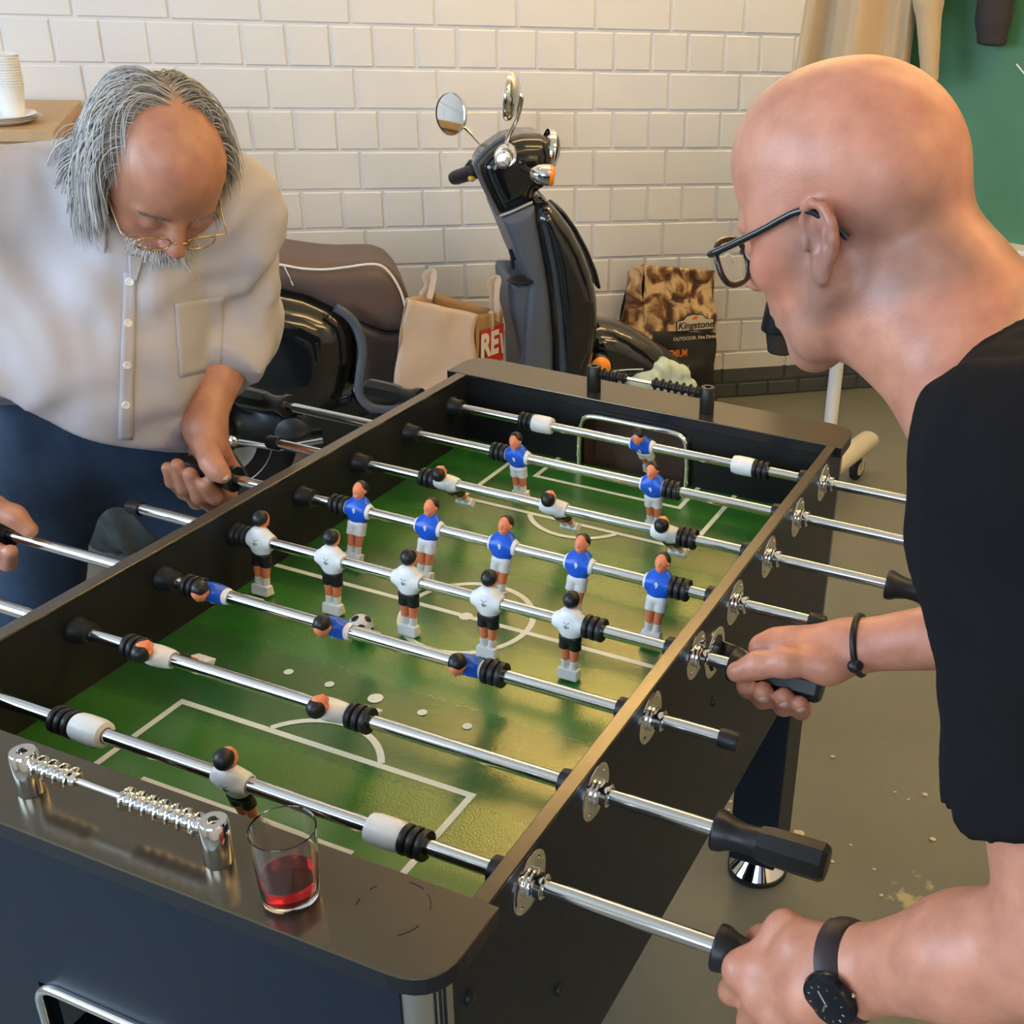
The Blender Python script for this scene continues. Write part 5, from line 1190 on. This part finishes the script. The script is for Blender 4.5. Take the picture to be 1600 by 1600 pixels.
for ang, ln, wd_ in ((40, .012, .0008), (170, .009, .0010)):
    dq = hx*math.cos(rad(ang)) + hy*math.sin(rad(ang)); MB().tube([Vector(fc + fn*.0076 - dq*.002), Vector(fc + fn*.0076 + dq*ln)], wd_, 6).build('watch_hand', m_alu, case)
for k_ in range(12):
    dq = hx*math.cos(rad(30*k_)) + hy*math.sin(rad(30*k_)); MB().tube([Vector(fc + fn*.0072 + dq*.0145), Vector(fc + fn*.0072 + dq*.0165)], .0005, 5).build('hour_mark', m_alu, case)
MB().ball(Vector(fc + wax*-.0215), .0022, 10, 8).build('crown', m_alu, case, smooth=60)

# ---------------------------------------------------------------- the long haired man on the left
LH = Head(dp(252, 230, 1.62), (.640,-.353,-.684), Zr=(.667,-.19,.72), k=.965)
S = SDF(); LH.build(S)
nbL = dp(225, 268, 1.75); sL = dp(341, 330, 1.785); sR = dp(8, 325, 1.67)
S.cone(LH.w(0,-.045,-.03), nbL, .060, .068, .03).cone(LH.w(0,.0,-.07), nbL, .05, .06, .03)
for q in (sL, sR): S.cone(nbL, q, .060, .060, .05)
chL = dp(180, 400, 1.76); beL = dp(122, 540, 1.775); peL = dp(150, 680, 1.88)
beB = dp(150, 540, 1.80); S.cone(chL, beB, .110, .112, .05, sq=(CR_, (1.2,1.0))).cone(beB, dp(160, 630, 1.90), .112, .090, .05, sq=(CR_, (1.2,1.0)))
eL = dp(352, 505, 1.90); wL = dp(319, 664, 1.805)
S.cone(sL, eL, .055, .046, .03).cone(eL, eL*.5 + wL*.5, .045, .040, .02).cone(eL*.5 + wL*.5, wL, .040, .0295, .02)
Lm = [dp(362,738,1.850), dp(344,732,1.862), dp(326,725,1.866), dp(309,718,1.862)]
for m in Lm: S.cone(wL + (m-wL)*.18, m, .0185, .0140, .018)
S.cone(wL, dp(328,708,1.800), .026, .022, .02)
tipsL = []
for pts, r in (([Lm[0], dp(356,776,1.845), dp(337,776,1.800), dp(322,757,1.778)], .0125), ([Lm[1], dp(334,790,1.850), dp(312,776,1.798), dp(297,741,1.775)], .0122), ([Lm[2], dp(308,784,1.850), dp(288,762,1.802), dp(277,727,1.780)], .0116), ([Lm[3], dp(288,770,1.848), dp(269,752,1.806), dp(262,731,1.788)], .0102)):
    finger(S, pts, r*1.08, r*.95)
thL = [dp(320,692,1.785), dp(330,722,1.770), dp(340,735,1.768), dp(349,744,1.770)]
finger(S, thL, .0175, .0112, .012)
eR = dp(-72, 560, 1.66); wR = dp(-62, 765, 1.585)
S.cone(sR, eR, .055, .046, .03).cone(eR, wR, .045, .034, .02)
Rq = [dp(-22,800,1.60), dp(-36,796,1.62), dp(-50,792,1.63), dp(-62,790,1.635)]
for m in Rq: S.cone(wR + (m-wR)*.15, m, .020, .0135, .018)
finger(S, [dp(-40,780,1.575), dp(-12,792,1.575), dp(22,806,1.578), dp(46,828,1.585)], .0170, .0115, .012)
for i, m in enumerate(Rq):
    x = 8 - 20*i; finger(S, [m, dp(x-4,868-4*i,1.635), dp(x+4,880-4*i,1.60), dp(x+8,862-4*i,1.575)], .0122, .0100)
hp = [dp(48, 730, 1.88), dp(250, 705, 1.96)]; ft = [np.array([-.92,.34,.06]), np.array([-.62,.98,.06])]
fdir = unit([.85,-.45,0])
for h_, f_ in zip(hp, ft):
    kn = (h_ + f_)/2 + np.append(fdir[:2], 0)*.05; S.cone(h_, kn, .074, .058, .03).cone(kn, f_, .056, .042, .02).cone(f_ - fdir*.03 - np.array([0,0,.02]), f_ + fdir*.15 - np.array([0,0,.025]), .034, .030, .02)
def tint_L(v):
    c = np.tile(np.array([.50,.235,.145]), (len(v), 1)); q = LH.loc(v); x, y, z = q.T
    def blob(cx, cy, cz, r): return np.clip(1 - np.sqrt((np.abs(x)-cx)**2 + (y-cy)**2 + (z-cz)**2)/r, 0, 1)
    red = np.clip(blob(.045,.065,-.02,.05) + blob(0,.11,-.03,.03)*1.4 + blob(0,.08,.06,.07)*.5, 0, 1)[:, None]; c = c*(1-red*.5) + np.array([.45,.155,.10])*red*.5
    lip = blob(0,.097,-.065,.022)[:, None]; c = c*(1-lip) + np.array([.36,.15,.13])*lip
    sc = (np.clip((.030 - .9*np.maximum(0, z-.075) - y)/.02, 0, 1)*np.clip((z+.05)/.02, 0, 1)*(np.linalg.norm(q, axis=1) < .17)*.75)[:, None]; c = c*(1-sc) + np.array([.24,.19,.15])*sc
    return c
PL = sdf_obj('person', S, .010, m_skin, fine=[(LH.w(0,0,0)-.155, LH.w(0,0,0)+.155, .0032), (np.array(dp(312,740,1.81))-.085, np.array(dp(312,740,1.81))+np.array([.10,.14,.24]), .0030), (np.array(dp(0,830,1.60))-.08, np.array(dp(0,830,1.60))+.08, .0032)], it=2, color=tint_L)
tag(PL, 'grey long haired man in a white shirt and jeans bending over the left side', 'person')
nail(thL[-1], thL[-1]-thL[-2], CU_*.5 - CV_*.8, .0112, PL)
MB().tube(ring(dp(300,778,1.845), dp(308,784,1.850)-Lm[2], .0125, .0125, CU_, 24), .0016, 8, closed=True).build('finger_ring', m_gold, PL, smooth=60)
for q in (-1, 1):
    MB().ball(Vector(RH.w(q*.032,.0815,-.003)), .0118, 16, 10).build('eyeball', m_eye, PR, smooth=60); MB().ball(Vector(RH.w(q*.032,.0905,-.006)), .0045, 12, 8).build('iris', m_iris, PR, smooth=60)
# shirt
T_ = SDF()
T_.cone(nbL + np.array([0,0,-.035]), sL, .075, .076, .05).cone(nbL + np.array([0,0,-.035]), sR, .075, .078, .05)
T_.cone(chL, beL, .134, .146, .06, sq=(CR_, (1.12,1.0))).cone(beL, dp(135,670,1.83), .146, .140, .06, sq=(CR_, (1.08,1.0)))
c_ = wL*.44 + eL*.56
T_.cone(sL, eL, .074, .070, .05).cone(eL, c_ + unit(wL-eL)*.02, .066, .066, .03, clip=(c_ + unit(wL-eL)*.002, unit(wL-eL)))
T_.cone(eL + (c_-eL)*.25, c_ + unit(wL-eL)*.03, .071, .071, .012, clip=(c_ + unit(wL-eL)*.016, unit(wL-eL)))
c2_ = wR*.35 + eR*.65
T_.cone(sR, eR, .076, .070, .05).cone(eR, c2_ + unit(wR-eR)*.02, .066, .064, .03, clip=(c2_, unit(wR-eR)))
T_.cone(LH.w(0,-.02,-.06)*.6 + nbL*.4, nbL + np.array([.03,-.03,.01]), .060, .052, .012, True)
FW = unit(-CV_*.96 - CU_*.1); LT = unit(CR_ - FW*(CR_ @ FW)); mid = dp(200, 560, 1.6)
hemc = dp(158, 694, 1.64)
def shirt_post(P, F):
    l = (P - mid) @ LT; d = (P - beL) @ FW; front = d > .03
    pl = np.clip(1.25 - np.abs(l - .004*np.sin(P[...,2]*20))/.015, 0, 1)*front
    pk = (np.abs(l - .125) < .045) & (np.abs(P[..., 2] - 1.135) < .055) & front
    f = .011*folds(P, .62, 2.0) + .0075*folds(P, 1.25, 5.0) + .0035*folds(P, 2.3, 3.0)
    lh = (P - hemc) @ LT; cut = (P - hemc) @ (-CU_) + np.minimum(4.2*lh*lh, .064)
    return np.maximum(F + np.where(F < .035, f, 0), np.where((P - beL) @ FW > -.25, cut, F))
TL = sdf_obj('shirt', T_, .0065, m_shirt, PL, post=shirt_post, it=2)
bpy.context.view_layer.update()
from mathutils.bvhtree import BVHTree
bv = BVHTree.FromPolygons([v.co for v in TL.data.vertices], [tuple(p.vertices) for p in TL.data.polygons])
def hit(px, py):
    r_ = Vector(dp(px, py, 1.0) - CAM).normalized(); h_ = bv.ray_cast(Vector(CAM), r_); return h_
for px, py in ((203,440),(199,505),(197,570),(196,632)):
    h_ = hit(px, py)
    if h_[0] is not None: MB().lathe([(.0058,-.001),(.0060,.0012),(.0048,.0020),(.0030,.0014),(.0003,.0014)], tuple(h_[1]), h_[0] + h_[1]*.0025, 16).build('button', m_whitepr, TL, smooth=40)
def patch(name, corners, nu, nv, off, m, par, thick=.0012):
    """cloth piece lying on the shirt: its outline is projected onto the shirt surface"""
    a_, b_, c_, d_ = [np.array(q, float) for q in corners]; v = []; ok = True
    for j in range(nv+1):
        for i in range(nu+1):
            s_, t_ = i/nu, j/nv; q = (a_*(1-s_) + b_*s_)*(1-t_) + (d_*(1-s_) + c_*s_)*t_; h_ = hit(*q)
            if h_[0] is None: return None
            v.append(h_[0] + h_[1]*off)
    mb_ = MB().add(v, [(j*(nu+1)+i, j*(nu+1)+i+1, (j+1)*(nu+1)+i+1, (j+1)*(nu+1)+i) for j in range(nv) for i in range(nu)])
    o_ = mb_.build(name, m, par, smooth=60); md_ = o_.modifiers.new('thickness', 'SOLIDIFY'); md_.thickness = thick; md_.offset = 0; return o_
patch('placket', [(193,425),(213,425),(206,686),(184,686)], 3, 40, .0016, m_shirt, TL, .0024)
patch('chest_pocket', [(272,474),(350,462),(345,575),(280,590)], 10, 12, .0012, m_shirt, TL, .0016)
cn = nbL + np.array([.012,-.012,.012]); cax = unit((LH.w(0,-.02,-.06) - nbL))
pts = ring(cn, cax, .078, .078, LT, 48)
MB().tube(pts, [(.020,.003)]*48, 8, closed=True, flat=tuple(cax)).build('collar', m_shirt, TL, smooth=60)
patch('collar_wing', [(146,330),(166,345),(166,395),(142,372)], 6, 8, .0035, m_shirt, TL, .003)
patch('collar_wing', [(200,398),(224,402),(214,440),(202,432)], 6, 8, .0035, m_shirt, TL, .003)
# jeans and shoes
J_ = SDF()
for h_, f_ in zip(hp, ft):
    kn = (h_ + f_)/2 + np.append(fdir[:2], 0)*.05; J_.cone(h_, kn, .098, .076, .05).cone(kn, f_ + np.array([0,0,.03]), .076, .066, .02, clip=(f_ + np.array([0,0,.0]), (0,0,-1)))
J_.cone(dp(128,568,1.86), dp(148,664,1.90), .138, .110, .05, sq=(CR_, (1.18,1.0))).cone(dp(60,690,1.87), dp(48,730,1.88), .100, .100, .05)
def jean_post(P, F): return F + np.where(F < .03, .005*folds(P, 1.0, 7.0) + .002*folds(P, 2.2, 3.0), 0)
sdf_obj('jeans', J_, .009, m_jeans, PL, post=jean_post, it=1)
for f_ in ft:
    q_ = SDF().cone(f_ - fdir*.04 - np.array([0,0,.022]), f_ + fdir*.16 - np.array([0,0,.025]), .042, .037, .02, clip=((0,0,.002),(0,0,-1))); sdf_obj('shoe', q_, .007, m_blackpl, PL, it=1)
# hair: a thin cap plus combed strands that fall from the sides
m_hair, nt, b = nodes('grey_hair'); b.inputs['Roughness'].default_value = .42
oi = nt.nodes.new('ShaderNodeAttribute'); oi.attribute_name = 'pigment'; nt.links.new(oi.outputs['Color'], b.inputs['Base Color'])
hb = MB(); hcol = []
cc, cr = np.array([0,-.014,.047]), np.array([.0765,.0985,.0830])
g = LH.R.T @ np.array([0,0,-1.0])
rng = np.random.RandomState(3); cnt = 0
def inhair(x, y, z):
    """scalp that still grows hair: sides, back and thin top, not the forehead"""
    top = z > .098
    return (y < .040 - .9*max(0, z-.075) - .0*abs(x) and z > -.045 and not (y > .0 and abs(x) < .045 and z > .06)) 
while cnt < 5200:
    v = rng.normal(size=3); v /= np.linalg.norm(v); p = cc + cr*v
    if not inhair(*p): continue
    thin = p[2] > .100 and p[1] > -.05
    if thin and rng.rand() < .35: continue
    cnt += 1; n_ = unit(v/cr); side = np.sign(p[0]) if abs(p[0]) > .004 else rng.choice([-1, 1])
    rightside = p[0] > -.01
    ln = (.170 if rightside else .060)*rng.uniform(.70, 1.08)*(1.0 if p[1] < .0 or p[2] > .06 else .75)
    d = np.array([side*(.75 if p[2] > .06 else .25), -.60 if p[2] > .06 else -.35, -.25]) + rng.normal(size=3)*.06; d = unit(d - n_*(d @ n_) + n_*.03); pts = [p - n_*.001]; q = p.copy(); steps = 14
    lift = 1 + .055*rng.rand()**1.5; wob = rng.normal(size=3)*.05
    for i in range(steps):
        tt = i/steps; gg = g + np.array([side*.02, .16 if rightside else -.10, 0]) + wob
        d = unit(d*.72 + gg*(.10 + .42*tt)); q = q + d*ln/steps
        for c_, r_ in ((cc, cr*1.012*lift), (np.array([0,.020,-.030]), np.array([.068,.074,.086])*lift), (np.array([0,-.03,-.02]), np.array([.060,.050,.07])*lift)):
            e = (q - c_)/r_; L_ = np.linalg.norm(e)
            if L_ < 1: q = c_ + (q - c_)/L_
        dd = q - pts[-1]; d = unit(dd) if np.linalg.norm(dd) > 1e-6 else d
        pts.append(q.copy())
    if max(q_[1] for q_ in pts) > .082 or (p[1] < -.055 and p[2] < .035): continue
    r0 = rng.uniform(.0007, .0013); W_ = [tuple(LH.w(*a)) for a in pts]
    hb.tube(W_, [r0*(1 - .85*(i/len(W_))**2) for i in range(len(W_))], 3, cap=False)
    gcol = rng.uniform(.26, .60); hcol += [(gcol*1.0, gcol*.93, gcol*.84)]*(3*len(W_))
ho = hb.build('hair', m_hair, PL, smooth=180)
ca = ho.data.color_attributes.new('pigment', 'FLOAT_COLOR', 'POINT'); arr = np.ones((len(hcol), 4), np.float32); arr[:, :3] = hcol; ca.data.foreach_set('color', arr.ravel())
# short white beard and moustache
bs = MB(); bcol = []; cnt = 0
bm_v = np.array([tuple(v.co) for v in PL.data.vertices]); bm_n = np.array([tuple(v.normal) for v in PL.data.vertices]); lq = LH.loc(bm_v)
sel = np.where((np.linalg.norm(lq, axis=1) < .16) & ((lq[:, 2] > -.095) | (lq[:, 1] > .030)) & (lq[:, 2] < -.048) & (lq[:, 2] > -.125) & (lq[:, 1] > -.002) & (np.abs(lq[:, 0]) < .072) & ~((np.abs(lq[:, 0]) < .020) & (np.abs(lq[:, 2]+.066) < .011)))[0]
for i in rng.choice(sel, 4200):
    p = bm_v[i] + rng.normal(size=3)*.0012; n_ = bm_n[i]; d = unit(n_*.8 + LH.R[:, 2]*-.8 + rng.normal(size=3)*.25); L_ = rng.uniform(.008, .017)
    W_ = [tuple(p - n_*.001), tuple(p + d*L_*.5), tuple(p + d*L_ + np.array([0,0,-.002]))]; bs.tube(W_, [.0007, .0006, .0002], 3, cap=False); gcol = rng.uniform(.65, .90); bcol += [(gcol, gcol*.96, gcol*.92)]*9
bo_ = bs.build('beard', m_hair, PL, smooth=180); ca = bo_.data.color_attributes.new('pigment', 'FLOAT_COLOR', 'POINT'); arr = np.ones((len(bcol), 4), np.float32); arr[:, :3] = bcol; ca.data.foreach_set('color', arr.ravel())
eb = MB(); ecol = []
for i in range(420):
    q = rng.choice([-1, 1]); x = rng.uniform(.012, .052); p = LH.w(q*x, .0935 - .012*((x-.02)/.03)**2, .0185 + .003*math.sin((x-.012)*70)); d = unit(LH.R[:, 0]*q*.8 + LH.F*.5 + rng.normal(size=3)*.25)
    eb.tube([tuple(p - LH.F*.003), tuple(p + d*.006)], [.0007, .0002], 3, cap=False)
    ecol += [(.30,.26,.22)]*6
eo = eb.build('eyebrows', m_hair, PL, smooth=180); ca = eo.data.color_attributes.new('pigment', 'FLOAT_COLOR', 'POINT'); arr = np.ones((len(ecol), 4), np.float32); arr[:, :3] = ecol; ca.data.foreach_set('color', arr.ravel())
glasses(LH, 'gold and tortoise eyeglasses low on the grey haired man\'s nose', m_gold, m_gold, .110, -.018, .0225, .0145, .0012, .0010, ear_y=-.004, zt=.018, hw=.0735)
